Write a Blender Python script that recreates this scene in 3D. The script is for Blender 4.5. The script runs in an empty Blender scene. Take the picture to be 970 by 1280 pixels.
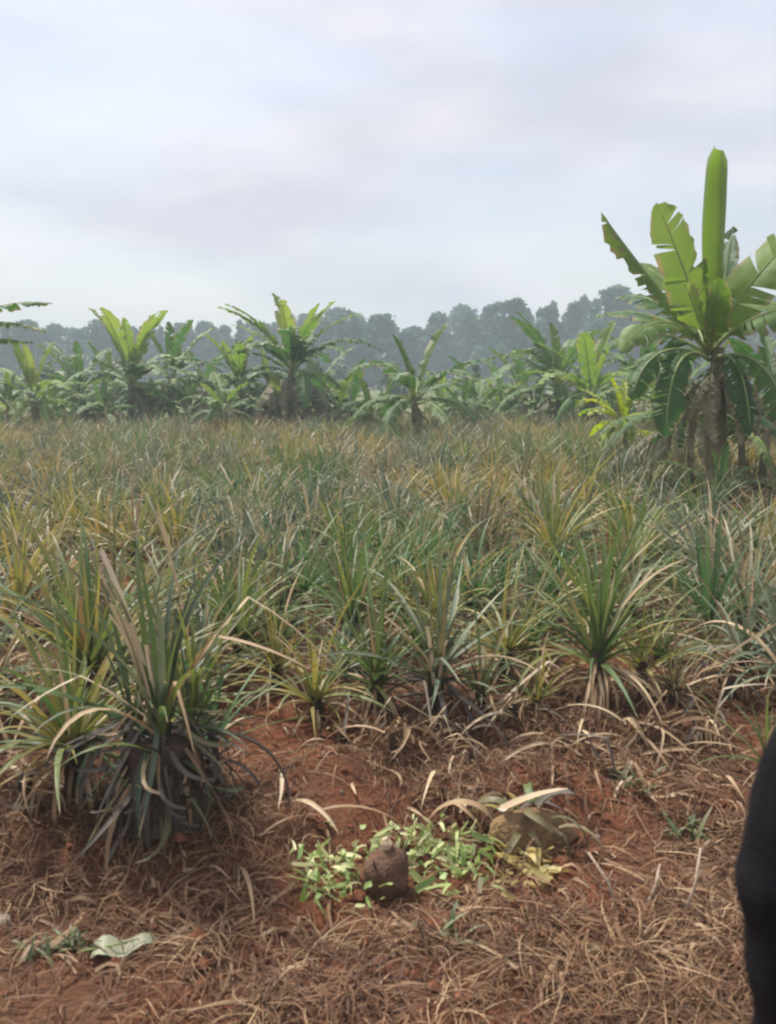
import bpy, math, random
import numpy as np
from mathutils import Vector, Matrix, Euler

R = math.radians
rnd = random.Random(7)
nr = np.random.default_rng(11)
scene = bpy.context.scene
COL = scene.collection

# ------------------------------------------------------------------ camera
F_PX, CX, CY = 1080.0, 485.0, 640.0
PITCH = R(8.9)
CAM_Z = 1.6
cam_data = bpy.data.cameras.new("camera")
cam_data.sensor_fit = 'HORIZONTAL'
cam_data.sensor_width = 36.0
cam_data.lens = 36.0 * F_PX / 970.0
cam_data.clip_start = 0.05
cam_data.clip_end = 3000
cam_data.dof.use_dof = True
cam_data.dof.focus_distance = 7.0
cam_data.dof.aperture_fstop = 6.5
cam = bpy.data.objects.new("camera", cam_data)
cam.location = (0, 0, CAM_Z)
cam.rotation_euler = (R(90) - PITCH, 0, 0)
COL.objects.link(cam)
scene.camera = cam

# ------------------------------------------------------------------ sky, sun, exposure
SUN_EL, SUN_AZ = R(56), R(-38)          # azimuth from +Y towards +X: ahead and to the left
world = bpy.data.worlds.new("World")
scene.world = world
world.use_nodes = True
wn, wl = world.node_tree.nodes, world.node_tree.links
wn.clear()
w_out = wn.new('ShaderNodeOutputWorld')
w_bg = wn.new('ShaderNodeBackground')
w_sky = wn.new('ShaderNodeTexSky')
w_sky.sky_type = 'NISHITA'
w_sky.sun_disc = False
w_sky.sun_elevation = SUN_EL
w_sky.sun_rotation = SUN_AZ
w_sky.air_density = 1.2
w_sky.dust_density = 2.5
w_tc = wn.new('ShaderNodeTexCoord')
w_map = wn.new('ShaderNodeMapping')
w_map.inputs['Scale'].default_value = (1.0, 1.0, 3.2)
w_map.inputs['Location'].default_value = (0.3, 1.7, 0.45)
w_n = wn.new('ShaderNodeTexNoise')
w_n.inputs['Scale'].default_value = 2.1
w_n.inputs['Detail'].default_value = 5.0
w_n.inputs['Roughness'].default_value = 0.5
w_r = wn.new('ShaderNodeValToRGB')
w_r.color_ramp.elements[0].position = 0.40
w_r.color_ramp.elements[0].color = (0.55, 0.55, 0.55, 1)
w_r.color_ramp.elements[1].position = 0.56
w_r.color_ramp.elements[1].color = (0.97, 0.97, 0.97, 1)
w_n2 = wn.new('ShaderNodeTexNoise')
w_n2.inputs['Scale'].default_value = 3.4
w_n2.inputs['Detail'].default_value = 4.0
w_r2 = wn.new('ShaderNodeValToRGB')
w_r2.color_ramp.elements[0].position = 0.38
w_r2.color_ramp.elements[0].color = (4.2, 4.15, 4.75, 1)
w_r2.color_ramp.elements[1].position = 0.62
w_r2.color_ramp.elements[1].color = (5.4, 5.2, 5.6, 1)
w_mix = wn.new('ShaderNodeMix')
w_mix.data_type = 'RGBA'
wl.new(w_tc.outputs['Generated'], w_map.inputs['Vector'])
wl.new(w_map.outputs['Vector'], w_n.inputs['Vector'])
wl.new(w_map.outputs['Vector'], w_n2.inputs['Vector'])
wl.new(w_n.outputs['Fac'], w_r.inputs['Fac'])
wl.new(w_n2.outputs['Fac'], w_r2.inputs['Fac'])
wl.new(w_r.outputs['Color'], w_mix.inputs['Factor'])
wl.new(w_sky.outputs['Color'], w_mix.inputs['A'])
wl.new(w_r2.outputs['Color'], w_mix.inputs['B'])
wl.new(w_mix.outputs['Result'], w_bg.inputs['Color'])
w_bg.inputs['Strength'].default_value = 0.087
wl.new(w_bg.outputs['Background'], w_out.inputs['Surface'])

sun_data = bpy.data.lights.new("sun", 'SUN')
sun_data.energy = 3.1
sun_data.angle = R(6)
sun_data.color = (1.0, 0.95, 0.87)
sun = bpy.data.objects.new("sun", sun_data)
sd = Vector((math.sin(SUN_AZ) * math.cos(SUN_EL), math.cos(SUN_AZ) * math.cos(SUN_EL), math.sin(SUN_EL)))
sun.rotation_euler = sd.to_track_quat('Z', 'Y').to_euler()
sun.location = (0, 0, 30)
COL.objects.link(sun)

scene.view_settings.view_transform = 'Standard'
scene.view_settings.look = 'None'
scene.view_settings.gamma = 1.0
scene.view_settings.exposure = 0.96
scene.render.engine = 'CYCLES'
scene.cycles.max_bounces = 6
scene.cycles.diffuse_bounces = 3
scene.cycles.transmission_bounces = 4
scene.cycles.volume_bounces = 0
scene.cycles.filter_width = 2.3
scene.cycles.use_denoising = True

# ------------------------------------------------------------------ helpers
def ray(px, py):
    cx, cy = (px - CX) / F_PX, (CY - py) / F_PX
    sp, cp = math.sin(PITCH), math.cos(PITCH)
    return Vector((cx, cp + sp * cy, -sp + cp * cy))

def smooth(a, b, x):
    t = np.clip((x - a) / (b - a), 0, 1)
    return t * t * (3 - 2 * t)

_w = []
for _f, _a in ((0.35, 0.030), (0.8, 0.018), (2.0, 0.012), (4.5, 0.010), (9.0, 0.006), (17.0, 0.0035)):
    for _ in range(5):
        th = rnd.uniform(0, 2 * math.pi)
        _w.append((_f * rnd.uniform(.7, 1.4) * math.cos(th), _f * rnd.uniform(.7, 1.4) * math.sin(th), rnd.uniform(0, 6.28), _a))
MOUNDS = []        # (x, y, radius_x, radius_y, height)

def ground_height(x, y):
    x = np.asarray(x, float); y = np.asarray(y, float)
    h = np.zeros(np.broadcast(x, y).shape)
    far = 1 - 0.9 * smooth(8, 30, y)
    for fx, fy, ph, a in _w:
        h = h + a * 0.62 * np.sin(fx * x + fy * y + ph) * far
    edge = 2.55 + 0.18 * np.sin(x * 2.1 + 0.6) + 0.06 * np.sin(x * 7 + 1)
    h = h + 0.07 * smooth(edge - 0.06, edge + 0.16, y)
    for mx, my, rx, ry, mh in MOUNDS:
        h = h + mh * np.exp(-((x - mx) / rx) ** 2 - ((y - my) / ry) ** 2)
    return h

def at(px, py):
    d = ray(px, py)
    z = 0.0
    for _ in range(6):
        t = (CAM_Z - z) / -d.z
        z = float(ground_height(d.x * t, d.y * t))
    return Vector((d.x * t, d.y * t, z))

def at_depth(px, py, Y):
    d = ray(px, py)
    t = Y / d.y
    return Vector((0, 0, CAM_Z)) + d * t

def gz(x, y):
    return float(ground_height(x, y))

def mesh_from(name, verts, faces, mat=None, tint=None, shade=True, uv=None):
    me = bpy.data.meshes.new(name)
    me.from_pydata([tuple(v) for v in verts] if not isinstance(verts, np.ndarray) else verts.tolist(), [], faces if isinstance(faces, list) else faces.tolist())
    if tint is not None:
        a = me.attributes.new('tint', 'FLOAT_COLOR', 'POINT')
        t = np.ones((len(me.vertices), 4), np.float32)
        t[:, :3] = np.asarray(tint, np.float32)
        a.data.foreach_set('color', t.ravel())
    if shade:
        me.polygons.foreach_set('use_smooth', np.ones(len(me.polygons), bool))
    if mat is not None:
        me.materials.append(mat)
    me.update()
    return me

def link(name, me, parent=None, loc=None, rot=None, scale=None, mat=None):
    o = bpy.data.objects.new(name, me)
    COL.objects.link(o)
    if parent is not None:
        o.parent = parent
    if loc is not None:
        o.location = loc
    if rot is not None:
        o.rotation_euler = rot
    if scale is not None:
        o.scale = scale if hasattr(scale, '__len__') else (scale,) * 3
    if mat is not None:
        o.material_slots[0].link = 'OBJECT'
        o.material_slots[0].material = mat
    return o

def tag(o, label=None, cat=None, group=None, kind=None):
    if label: o['label'] = label
    if cat: o['category'] = cat
    if group: o['group'] = group
    if kind: o['kind'] = kind
    return o

def empty(name, loc, rz=0):
    e = bpy.data.objects.new(name, None)
    e.empty_display_size = 0.2
    e.location = loc
    e.rotation_euler = (0, 0, rz)
    COL.objects.link(e)
    return e

class MB:
    """collects vertices, faces and a per-vertex tint for one mesh"""
    def __init__(self):
        self.v, self.f, self.t, self.n = [], [], [], 0
    def add(self, v, f, t=None):
        v = np.asarray(v, float)
        self.v.append(v)
        self.f += [[i + self.n for i in q] for q in f]
        if t is None: t = np.zeros((len(v), 3))
        t = np.asarray(t, float)
        if t.ndim == 1: t = np.tile(t, (len(v), 1))
        self.t.append(t)
        self.n += len(v)
    def mesh(self, name, mat=None, shade=True):
        return mesh_from(name, np.vstack(self.v), self.f, mat, np.vstack(self.t), shade)

def tube(pts, radii, n=8, cap=True):
    pts = [Vector(p) for p in pts]
    v, f = [], []
    prev = None
    for i, p in enumerate(pts):
        a = pts[max(i - 1, 0)]; b = pts[min(i + 1, len(pts) - 1)]
        T = (b - a).normalized()
        ref = prev if prev is not None else (Vector((1, 0, 0)) if abs(T.x) < .9 else Vector((0, 1, 0)))
        S = (ref - T * ref.dot(T)).normalized()
        prev = S
        U = T.cross(S)
        r = radii[i] if hasattr(radii, '__len__') else radii
        for k in range(n):
            an = 2 * math.pi * k / n
            v.append(p + S * math.cos(an) * r + U * math.sin(an) * r)
    for i in range(len(pts) - 1):
        for k in range(n):
            f.append([i * n + k, i * n + (k + 1) % n, (i + 1) * n + (k + 1) % n, (i + 1) * n + k])
    if cap:
        f.append(list(range(n))[::-1])
        f.append([(len(pts) - 1) * n + k for k in range(n)])
    return np.array([tuple(p) for p in v]), f

# ------------------------------------------------------------------ materials
def new_mat(name):
    m = bpy.data.materials.new(name)
    m.use_nodes = True
    nt = m.node_tree
    b = nt.nodes['Principled BSDF']
    return m, nt, b

def ramp(nt, stops):
    r = nt.nodes.new('ShaderNodeValToRGB')
    e = r.color_ramp.elements
    while len(e) < len(stops): e.new(0.5)
    for i, (p, c) in enumerate(stops):
        e[i].position = p
        e[i].color = (*c, 1)
    return r

def leaf_mat(name, live, tip=None, tip_at=0.8, transl=0.25, rough=0.5, noise_scale=9.0, obj_amt=0.6, spec=0.35, veins=None):
    """colour picked along a ramp by the leaf's own random tint (R) and the object's; G runs along the leaf, B = how dry"""
    m, nt, b = new_mat(name)
    N, L = nt.nodes, nt.links
    at_ = N.new('ShaderNodeAttribute'); at_.attribute_name = 'tint'
    sep = N.new('ShaderNodeSeparateColor')
    L.new(at_.outputs['Color'], sep.inputs['Color'])
    oi = N.new('ShaderNodeObjectInfo')
    nz = N.new('ShaderNodeTexNoise'); nz.inputs['Scale'].default_value = noise_scale; nz.inputs['Detail'].default_value = 3
    tc = N.new('ShaderNodeTexCoord'); L.new(tc.outputs['Object'], nz.inputs['Vector'])
    m1 = N.new('ShaderNodeMath'); m1.operation = 'MULTIPLY_ADD'; m1.inputs[1].default_value = obj_amt; m1.inputs[2].default_value = -obj_amt / 2
    L.new(oi.outputs['Random'], m1.inputs[0])
    m2 = N.new('ShaderNodeMath'); m2.operation = 'ADD'
    L.new(m1.outputs[0], m2.inputs[0]); L.new(sep.outputs['Red'], m2.inputs[1])
    m3 = N.new('ShaderNodeMath'); m3.operation = 'MULTIPLY_ADD'; m3.inputs[1].default_value = 0.7; m3.inputs[2].default_value = -0.35
    L.new(nz.outputs['Fac'], m3.inputs[0])
    m4 = N.new('ShaderNodeMath'); m4.operation = 'ADD'; m4.use_clamp = True
    L.new(m2.outputs[0], m4.inputs[0]); L.new(m3.outputs[0], m4.inputs[1])
    rp = ramp(nt, live)
    L.new(m4.outputs[0], rp.inputs['Fac'])
    col = rp.outputs['Color']
    if tip is not None:
        mr = N.new('ShaderNodeMapRange'); mr.inputs['From Min'].default_value = tip_at; mr.inputs['From Max'].default_value = 1.0
        ad = N.new('ShaderNodeMath'); ad.operation = 'ADD'
        L.new(sep.outputs['Green'], ad.inputs[0]); L.new(m3.outputs[0], ad.inputs[1])
        L.new(ad.outputs[0], mr.inputs['Value'])
        mx0 = N.new('ShaderNodeMath'); mx0.operation = 'MAXIMUM'
        L.new(mr.outputs['Result'], mx0.inputs[0]); L.new(sep.outputs['Blue'], mx0.inputs[1])
        mx = N.new('ShaderNodeMix'); mx.data_type = 'RGBA'
        L.new(mx0.outputs[0], mx.inputs['Factor']); L.new(col, mx.inputs['A']); mx.inputs['B'].default_value = (*tip, 1)
        col = mx.outputs['Result']
    if veins:                 # cross veins along the blade (B runs along it) and browned margins (G runs outwards)
        s1 = N.new('ShaderNodeMath'); s1.operation = 'MULTIPLY_ADD'; s1.inputs[1].default_value = 420.0
        L.new(sep.outputs['Blue'], s1.inputs[0]); L.new(m3.outputs[0], s1.inputs[2])
        s2 = N.new('ShaderNodeMath'); s2.operation = 'SINE'; L.new(s1.outputs[0], s2.inputs[0])
        s3 = N.new('ShaderNodeMath'); s3.operation = 'MULTIPLY_ADD'; s3.inputs[1].default_value = 0.13; s3.inputs[2].default_value = 1.0
        L.new(s2.outputs[0], s3.inputs[0])
        hv_ = N.new('ShaderNodeHueSaturation'); L.new(col, hv_.inputs['Color']); L.new(s3.outputs[0], hv_.inputs['Value'])
        nb = N.new('ShaderNodeTexNoise'); nb.inputs['Scale'].default_value = 7.0; nb.inputs['Detail'].default_value = 5; L.new(tc.outputs['Object'], nb.inputs['Vector'])
        e1 = N.new('ShaderNodeMath'); e1.operation = 'MULTIPLY_ADD'; e1.inputs[1].default_value = 0.9; L.new(nb.outputs['Fac'], e1.inputs[0]); L.new(sep.outputs['Green'], e1.inputs[2])
        e2 = N.new('ShaderNodeMapRange'); e2.inputs['From Min'].default_value = 1.30; e2.inputs['From Max'].default_value = 1.44; L.new(e1.outputs[0], e2.inputs['Value'])
        mv = N.new('ShaderNodeMix'); mv.data_type = 'RGBA'; L.new(e2.outputs['Result'], mv.inputs['Factor']); L.new(hv_.outputs['Color'], mv.inputs['A']); mv.inputs['B'].default_value = (*veins, 1)
        col = mv.outputs['Result']
        bp = N.new('ShaderNodeBump'); bp.inputs['Strength'].default_value = 0.35; bp.inputs['Distance'].default_value = 0.01
        L.new(s2.outputs[0], bp.inputs['Height']); L.new(bp.outputs['Normal'], b.inputs['Normal'])
    L.new(col, b.inputs['Base Color'])
    b.inputs['Roughness'].default_value = rough
    b.inputs['Specular IOR Level'].default_value = spec
    if transl:
        tr = N.new('ShaderNodeBsdfTranslucent')
        hs = N.new('ShaderNodeHueSaturation'); hs.inputs['Value'].default_value = 1.6; hs.inputs['Saturation'].default_value = 1.15
        L.new(col, hs.inputs['Color']); L.new(hs.outputs['Color'], tr.inputs['Color'])
        ms = N.new('ShaderNodeMixShader'); ms.inputs['Fac'].default_value = transl
        L.new(b.outputs[0], ms.inputs[1]); L.new(tr.outputs[0], ms.inputs[2])
        L.new(ms.outputs[0], N['Material Output'].inputs['Surface'])
    return m

def plain_mat(name, stops, scale=8.0, rough=0.8, bump=0.0, bump_scale=40.0, spec=0.3, detail=5):
    m, nt, b = new_mat(name)
    N, L = nt.nodes, nt.links
    tc = N.new('ShaderNodeTexCoord')
    nz = N.new('ShaderNodeTexNoise'); nz.inputs['Scale'].default_value = scale; nz.inputs['Detail'].default_value = detail
    L.new(tc.outputs['Object'], nz.inputs['Vector'])
    rp = ramp(nt, stops)
    L.new(nz.outputs['Fac'], rp.inputs['Fac'])
    L.new(rp.outputs['Color'], b.inputs['Base Color'])
    b.inputs['Roughness'].default_value = rough
    b.inputs['Specular IOR Level'].default_value = spec
    if bump:
        n2 = N.new('ShaderNodeTexNoise'); n2.inputs['Scale'].default_value = bump_scale; n2.inputs['Detail'].default_value = 4
        L.new(tc.outputs['Object'], n2.inputs['Vector'])
        bp = N.new('ShaderNodeBump'); bp.inputs['Strength'].default_value = bump; bp.inputs['Distance'].default_value = 0.02
        L.new(n2.outputs['Fac'], bp.inputs['Height']); L.new(bp.outputs['Normal'], b.inputs['Normal'])
    return m

STRAW = (0.42, 0.33, 0.21)
M = {}
M['green'] = leaf_mat('pineapple_leaf_green', [(0, (0.060, 0.105, 0.038)), (0.45, (0.108, 0.162, 0.056)), (0.8, (0.17, 0.200, 0.062)), (1, (0.27, 0.25, 0.09))], STRAW, 0.93)
M['grey'] = leaf_mat('pineapple_leaf_greygreen', [(0, (0.070, 0.106, 0.066)), (0.4, (0.122, 0.160, 0.096)), (0.75, (0.185, 0.212, 0.122)), (1, (0.31, 0.28, 0.175))], STRAW, 0.85, transl=0.18)
M['yellow'] = leaf_mat('pineapple_leaf_yellowing', [(0, (0.10, 0.150, 0.052)), (0.35, (0.185, 0.205, 0.068)), (0.65, (0.30, 0.26, 0.08)), (1, (0.39, 0.27, 0.10))], STRAW, 0.9)
M['lush'] = leaf_mat('pineapple_leaf_fresh', [(0, (0.055, 0.115, 0.045)), (0.5, (0.090, 0.165, 0.062)), (1, (0.16, 0.22, 0.085))], STRAW, 0.95)
M['brown'] = leaf_mat('pineapple_leaf_dull', [(0, (0.10, 0.105, 0.05)), (0.5, (0.19, 0.165, 0.085)), (1, (0.34, 0.26, 0.14))], STRAW, 0.85, transl=0.18)
M['dry'] = leaf_mat('dry_pineapple_leaf', [(0, (0.22, 0.130, 0.070)), (0.4, (0.36, 0.24, 0.135)), (0.75, (0.49, 0.37, 0.225)), (1, (0.60, 0.50, 0.36))], None, transl=0.12, rough=0.6, obj_amt=0.8)
M['dead'] = leaf_mat('dead_grey_pineapple_leaf', [(0, (0.055, 0.045, 0.038)), (0.5, (0.115, 0.10, 0.08)), (0.85, (0.20, 0.175, 0.14)), (1, (0.34, 0.30, 0.24))], None, transl=0.05, rough=0.7, obj_amt=0.6)
M['straw'] = leaf_mat('dry_grass_straw', [(0, (0.075, 0.034, 0.019)), (0.4, (0.155, 0.078, 0.039)), (0.75, (0.255, 0.145, 0.073)), (1, (0.43, 0.30, 0.17))], None, transl=0.1, rough=0.65)
M['banana'] = leaf_mat('banana_leaf_green', [(0, (0.045, 0.105, 0.030)), (0.5, (0.080, 0.170, 0.042)), (1, (0.17, 0.25, 0.055))], None, transl=0.28, rough=0.48, noise_scale=2.0, spec=0.35, veins=(0.26, 0.20, 0.10))
M['banana_young'] = leaf_mat('banana_leaf_young', [(0, (0.12, 0.21, 0.045)), (0.5, (0.19, 0.29, 0.06)), (1, (0.27, 0.34, 0.08))], None, transl=0.34, rough=0.5, noise_scale=2.0, veins=(0.33, 0.28, 0.12))
M['banana_yellow'] = leaf_mat('banana_leaf_yellow', [(0, (0.20, 0.30, 0.04)), (0.5, (0.32, 0.40, 0.05)), (1, (0.42, 0.42, 0.07))], None, transl=0.42, rough=0.45, noise_scale=2.0)
M['banana_dead'] = leaf_mat('banana_leaf_dead', [(0, (0.12, 0.105, 0.065)), (0.5, (0.22, 0.195, 0.125)), (1, (0.36, 0.31, 0.21))], None, transl=0.12, rough=0.75, noise_scale=3.0)
M['midrib'] = plain_mat('banana_midrib', [(0.3, (0.20, 0.27, 0.09)), (0.7, (0.30, 0.35, 0.14))], 3, 0.5)
M['stemb'] = plain_mat('banana_pseudostem', [(0.3, (0.085, 0.07, 0.04)), (0.5, (0.16, 0.15, 0.075)), (0.7, (0.24, 0.19, 0.11))], 5, 0.7, 0.3, 25)
M['corm'] = plain_mat('pineapple_stem', [(0.3, (0.05, 0.035, 0.025)), (0.7, (0.13, 0.09, 0.06))], 18, 0.85, 0.5, 60)
M['bark'] = plain_mat('tree_bark', [(0.3, (0.07, 0.055, 0.045)), (0.7, (0.16, 0.13, 0.10))], 4, 0.9, 0.4, 12)
M['crown'] = leaf_mat('tree_foliage', [(0, (0.028, 0.080, 0.055)), (0.5, (0.052, 0.120, 0.075)), (1, (0.100, 0.165, 0.085))], None, transl=0.2, rough=0.6, noise_scale=0.6, obj_amt=0.5)
M['bush'] = leaf_mat('bush_foliage', [(0, (0.05, 0.09, 0.035)), (0.5, (0.09, 0.14, 0.05)), (1, (0.16, 0.19, 0.075))], None, transl=0.25, rough=0.6, noise_scale=0.8, obj_amt=0.5)
M['scrap'] = leaf_mat('fresh_leaf_cuttings', [(0, (0.17, 0.26, 0.07)), (0.35, (0.34, 0.43, 0.15)), (0.7, (0.55, 0.58, 0.28)), (1, (0.70, 0.67, 0.42))], None, transl=0.2, rough=0.5, obj_amt=1.0)
M['scrapy'] = leaf_mat('yellow_leaf_cuttings', [(0, (0.22, 0.18, 0.06)), (0.5, (0.40, 0.31, 0.10)), (1, (0.50, 0.42, 0.18))], None, transl=0.2, rough=0.5, obj_amt=1.0)
M['weed'] = leaf_mat('weed_leaf', [(0, (0.09, 0.12, 0.055)), (0.5, (0.15, 0.175, 0.085)), (1, (0.24, 0.25, 0.14))], None, transl=0.25, rough=0.5)
M['stump'] = plain_mat('stump_brown', [(0.3, (0.085, 0.045, 0.028)), (0.55, (0.15, 0.082, 0.05)), (0.75, (0.22, 0.13, 0.08))], 30, 0.85, 0.5, 90)
M['cut'] = plain_mat('pale_cut_flesh', [(0.3, (0.45, 0.33, 0.20)), (0.7, (0.62, 0.50, 0.34))], 40, 0.7, 0.3, 90)
M['stone'] = plain_mat('pale_stone', [(0.3, (0.20, 0.14, 0.10)), (0.7, (0.36, 0.31, 0.25))], 25, 0.8, 0.4, 80)
M['soilclod'] = plain_mat('red_soil_clod', [(0.3, (0.17, 0.070, 0.040)), (0.55, (0.24, 0.10, 0.055)), (0.75, (0.30, 0.14, 0.085))], 22, 0.95, 0.6, 60, spec=0.1)
M['stick'] = plain_mat('bare_stick', [(0.3, (0.30, 0.22, 0.15)), (0.7, (0.46, 0.37, 0.27))], 30, 0.8, 0.3, 90)

def ground_mat():
    m, nt, b = new_mat('red_soil_ground')
    N, L = nt.nodes, nt.links
    geo = N.new('ShaderNodeNewGeometry')
    def noise(scale, detail=6, rough=0.55):
        n = N.new('ShaderNodeTexNoise')
        n.inputs['Scale'].default_value = scale; n.inputs['Detail'].default_value = detail; n.inputs['Roughness'].default_value = rough
        L.new(geo.outputs['Position'], n.inputs['Vector'])
        return n
    n1 = noise(1.3, 4); n2 = noise(14, 8, 0.65); n3 = noise(60, 6, 0.6)
    r1 = ramp(nt, [(0.30, (0.120, 0.046, 0.025)), (0.5, (0.205, 0.076, 0.040)), (0.7, (0.29, 0.118, 0.064))])
    L.new(n2.outputs['Fac'], r1.inputs['Fac'])
    r2 = ramp(nt, [(0.35, (0.100, 0.050, 0.031)), (0.65, (0.19, 0.10, 0.057))])
    L.new(n3.outputs['Fac'], r2.inputs['Fac'])
    f = ramp(nt, [(0.42, (0, 0, 0)), (0.62, (1, 1, 1))])
    L.new(n1.outputs['Fac'], f.inputs['Fac'])
    mx = N.new('ShaderNodeMix'); mx.data_type = 'RGBA'
    L.new(f.outputs['Color'], mx.inputs['Factor']); L.new(r1.outputs['Color'], mx.inputs['A']); L.new(r2.outputs['Color'], mx.inputs['B'])
    # beyond the pineapple field the land is rough grass
    sep = N.new('ShaderNodeSeparateXYZ'); L.new(geo.outputs['Position'], sep.inputs[0])
    mr = N.new('ShaderNodeMapRange'); mr.inputs['From Min'].default_value = 22; mr.inputs['From Max'].default_value = 34
    L.new(sep.outputs['Y'], mr.inputs['Value'])
    gr = ramp(nt, [(0.3, (0.10, 0.13, 0.05)), (0.7, (0.21, 0.21, 0.10))])
    n5 = noise(0.35, 5); L.new(n5.outputs['Fac'], gr.inputs['Fac'])
    mg = N.new('ShaderNodeMix'); mg.data_type = 'RGBA'
    L.new(mr.outputs['Result'], mg.inputs['Factor']); L.new(mx.outputs['Result'], mg.inputs['A']); L.new(gr.outputs['Color'], mg.inputs['B'])
    L.new(mg.outputs['Result'], b.inputs['Base Color'])
    b.inputs['Roughness'].default_value = 0.95
    b.inputs['Specular IOR Level'].default_value = 0.1
    bp = N.new('ShaderNodeBump'); bp.inputs['Strength'].default_value = 0.8; bp.inputs['Distance'].default_value = 0.03
    ad = N.new('ShaderNodeMath'); ad.operation = 'ADD'
    L.new(n2.outputs['Fac'], ad.inputs[0]); L.new(n3.outputs['Fac'], ad.inputs[1])
    L.new(ad.outputs[0], bp.inputs['Height']); L.new(bp.outputs['Normal'], b.inputs['Normal'])
    return m
M['ground'] = ground_mat()

# ------------------------------------------------------------------ ground
p = at(420, 985);  MOUNDS.append((p.x, p.y + 0.05, 0.20, 0.17, 0.11))
p = at(655, 985);  MOUNDS.append((p.x, p.y + 0.05, 0.20, 0.15, 0.06))
p = at(205, 1040); MOUNDS.append((p.x, p.y, 0.35, 0.28, 0.06))
p = at(560, 905);  MOUNDS.append((p.x, p.y, 0.5, 0.25, 0.05))
p = at(50, 1000);  MOUNDS.append((p.x, p.y, 0.4, 0.2, 0.05))

def axis(lo, hi, fine, growth, c0, c1):
    a = list(np.arange(c0, c1, fine))
    s, v = fine, c1
    while v < hi:
        a.append(v); s *= growth; v += s
    a.append(hi)
    s, v, b = fine, c0 - fine, []
    while v > lo:
        b.append(v); s *= growth; v -= s
    b.append(lo)
    return np.array(b[::-1] + a)
gx = axis(-420, 420, 0.03, 1.06, -2.6, 2.6)
gy = axis(-60, 460, 0.03, 1.045, 1.2, 5.6)
X, Y = np.meshgrid(gx, gy)
Z = ground_height(X, Y)
nx, ny = len(gx), len(gy)
V = np.stack([X.ravel(), Y.ravel(), Z.ravel()], 1)
ii, jj = np.meshgrid(np.arange(nx - 1), np.arange(ny - 1))
b0 = (jj * nx + ii).ravel()
ground = link('ground', mesh_from('ground', V, np.stack([b0, b0 + 1, b0 + nx + 1, b0 + nx], 1), M['ground']))
tag(ground, 'red soil of the pineapple field running out to rough grass', kind='structure')

# ------------------------------------------------------------------ far trees and bushes
def crown_mesh(name, w, h, n_clump, per, leaf, seed, cone=0.0, mat='crown', tall=1.0):
    g = np.random.default_rng(seed)
    mb = MB()
    lobes = []
    for i in range(n_clump):
        z = 0.04 + 0.96 * g.random() ** 1.15
        taper = (1 - cone * z) * (1 - z ** 2.2) ** .6 + .04
        a = g.uniform(0, 6.28)
        r = w / 2 * taper * g.uniform(0.15, 1.0) * (0.65 + 0.35 * math.sin(3.1 * a + seed))
        lobes.append((r * math.cos(a), r * math.sin(a), z * h, g.uniform(.45, 1.0), g.uniform(0, 1)))
    vs, fs, ts = [], [], []
    k = 0
    for (x, y, z, s, tn) in lobes:
        for _ in range(per):
            d = g.normal(0, 1, 3); d /= np.linalg.norm(d)
            c = np.array([x, y, z]) + d * np.array([1, 1, tall]) * s * w * (0.11 if tall == 1 else .075) * g.uniform(.3, 1.15)
            u = g.normal(0, 1, 3) * np.array([1, 1, tall]); u /= np.linalg.norm(u)
            v2 = np.cross(u, g.normal(0, 1, 3)); v2 /= np.linalg.norm(v2)
            l = leaf * g.uniform(.6, 1.4)
            vs += [c - u * l, c + v2 * l * .55, c + u * l, c - v2 * l * .55]
            fs.append([k, k + 1, k + 2, k + 3]); k += 4
            ts += [[min(1, max(0, tn * .8 + g.uniform(-.1, .3))), 0, 0]] * 4
    mb.add(vs, fs, ts)
    return mb.mesh(name, M[mat], shade=False)

crowns = [crown_mesh('tree_crown', 8.0, 9.0, 120, 30, 0.34, 1, 0.35, tall=1.25), crown_mesh('tree_crown', 6.6, 10.8, 110, 30, 0.32, 2, 0.7, tall=1.4),
          crown_mesh('tree_crown', 9.4, 8.6, 140, 30, 0.36, 3, 0.2, tall=1.15), crown_mesh('tree_crown', 5.6, 11.4, 100, 30, 0.30, 4, 0.85, tall=1.6)]
def trunk_mesh(seed, h):
    g = random.Random(seed)
    mb = MB()
    pts = [(g.uniform(-.1, .1) * i, g.uniform(-.1, .1) * i, h * i / 5 - .1) for i in range(6)]
    mb.add(*tube(pts, [.24, .2, .17, .14, .1, .05], 7))
    for k in range(6):
        z = h * g.uniform(.3, .85); a = g.uniform(0, 6.28); l = g.uniform(1.0, 2.2)
        mb.add(*tube([(0, 0, z), (l * .5 * math.cos(a), l * .5 * math.sin(a), z + .4), (l * math.cos(a), l * math.sin(a), z + 1.0)], [.08, .06, .02], 5))
    return mb.mesh('tree_trunk', M['bark'])
trunks = [trunk_mesh(i, h) for i, h in enumerate((7.5, 9, 7, 10))]
TREE_LABEL = ['broad hazy blue-green tree in the wood beyond the bananas', 'tapering hazy tree in the wood beyond the bananas',
              'wide round-crowned hazy tree in the wood beyond the bananas', 'slim pointed hazy tree in the wood beyond the bananas']
def far_tree(x, y, k, s, rz):
    e = empty('wood_tree', (x, y, gz(x, y)), rz)
    w_ = s * rnd.uniform(1.15, 1.6)
    e.scale = (w_, w_, s * (0.94 + 0.12 * rnd.random()))
    link('trunk', trunks[k], e)
    link('crown', crowns[k], e, loc=(0, 0, .5))
    tag(e, TREE_LABEL[k], 'tree', 'trees of the far wood')
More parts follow.
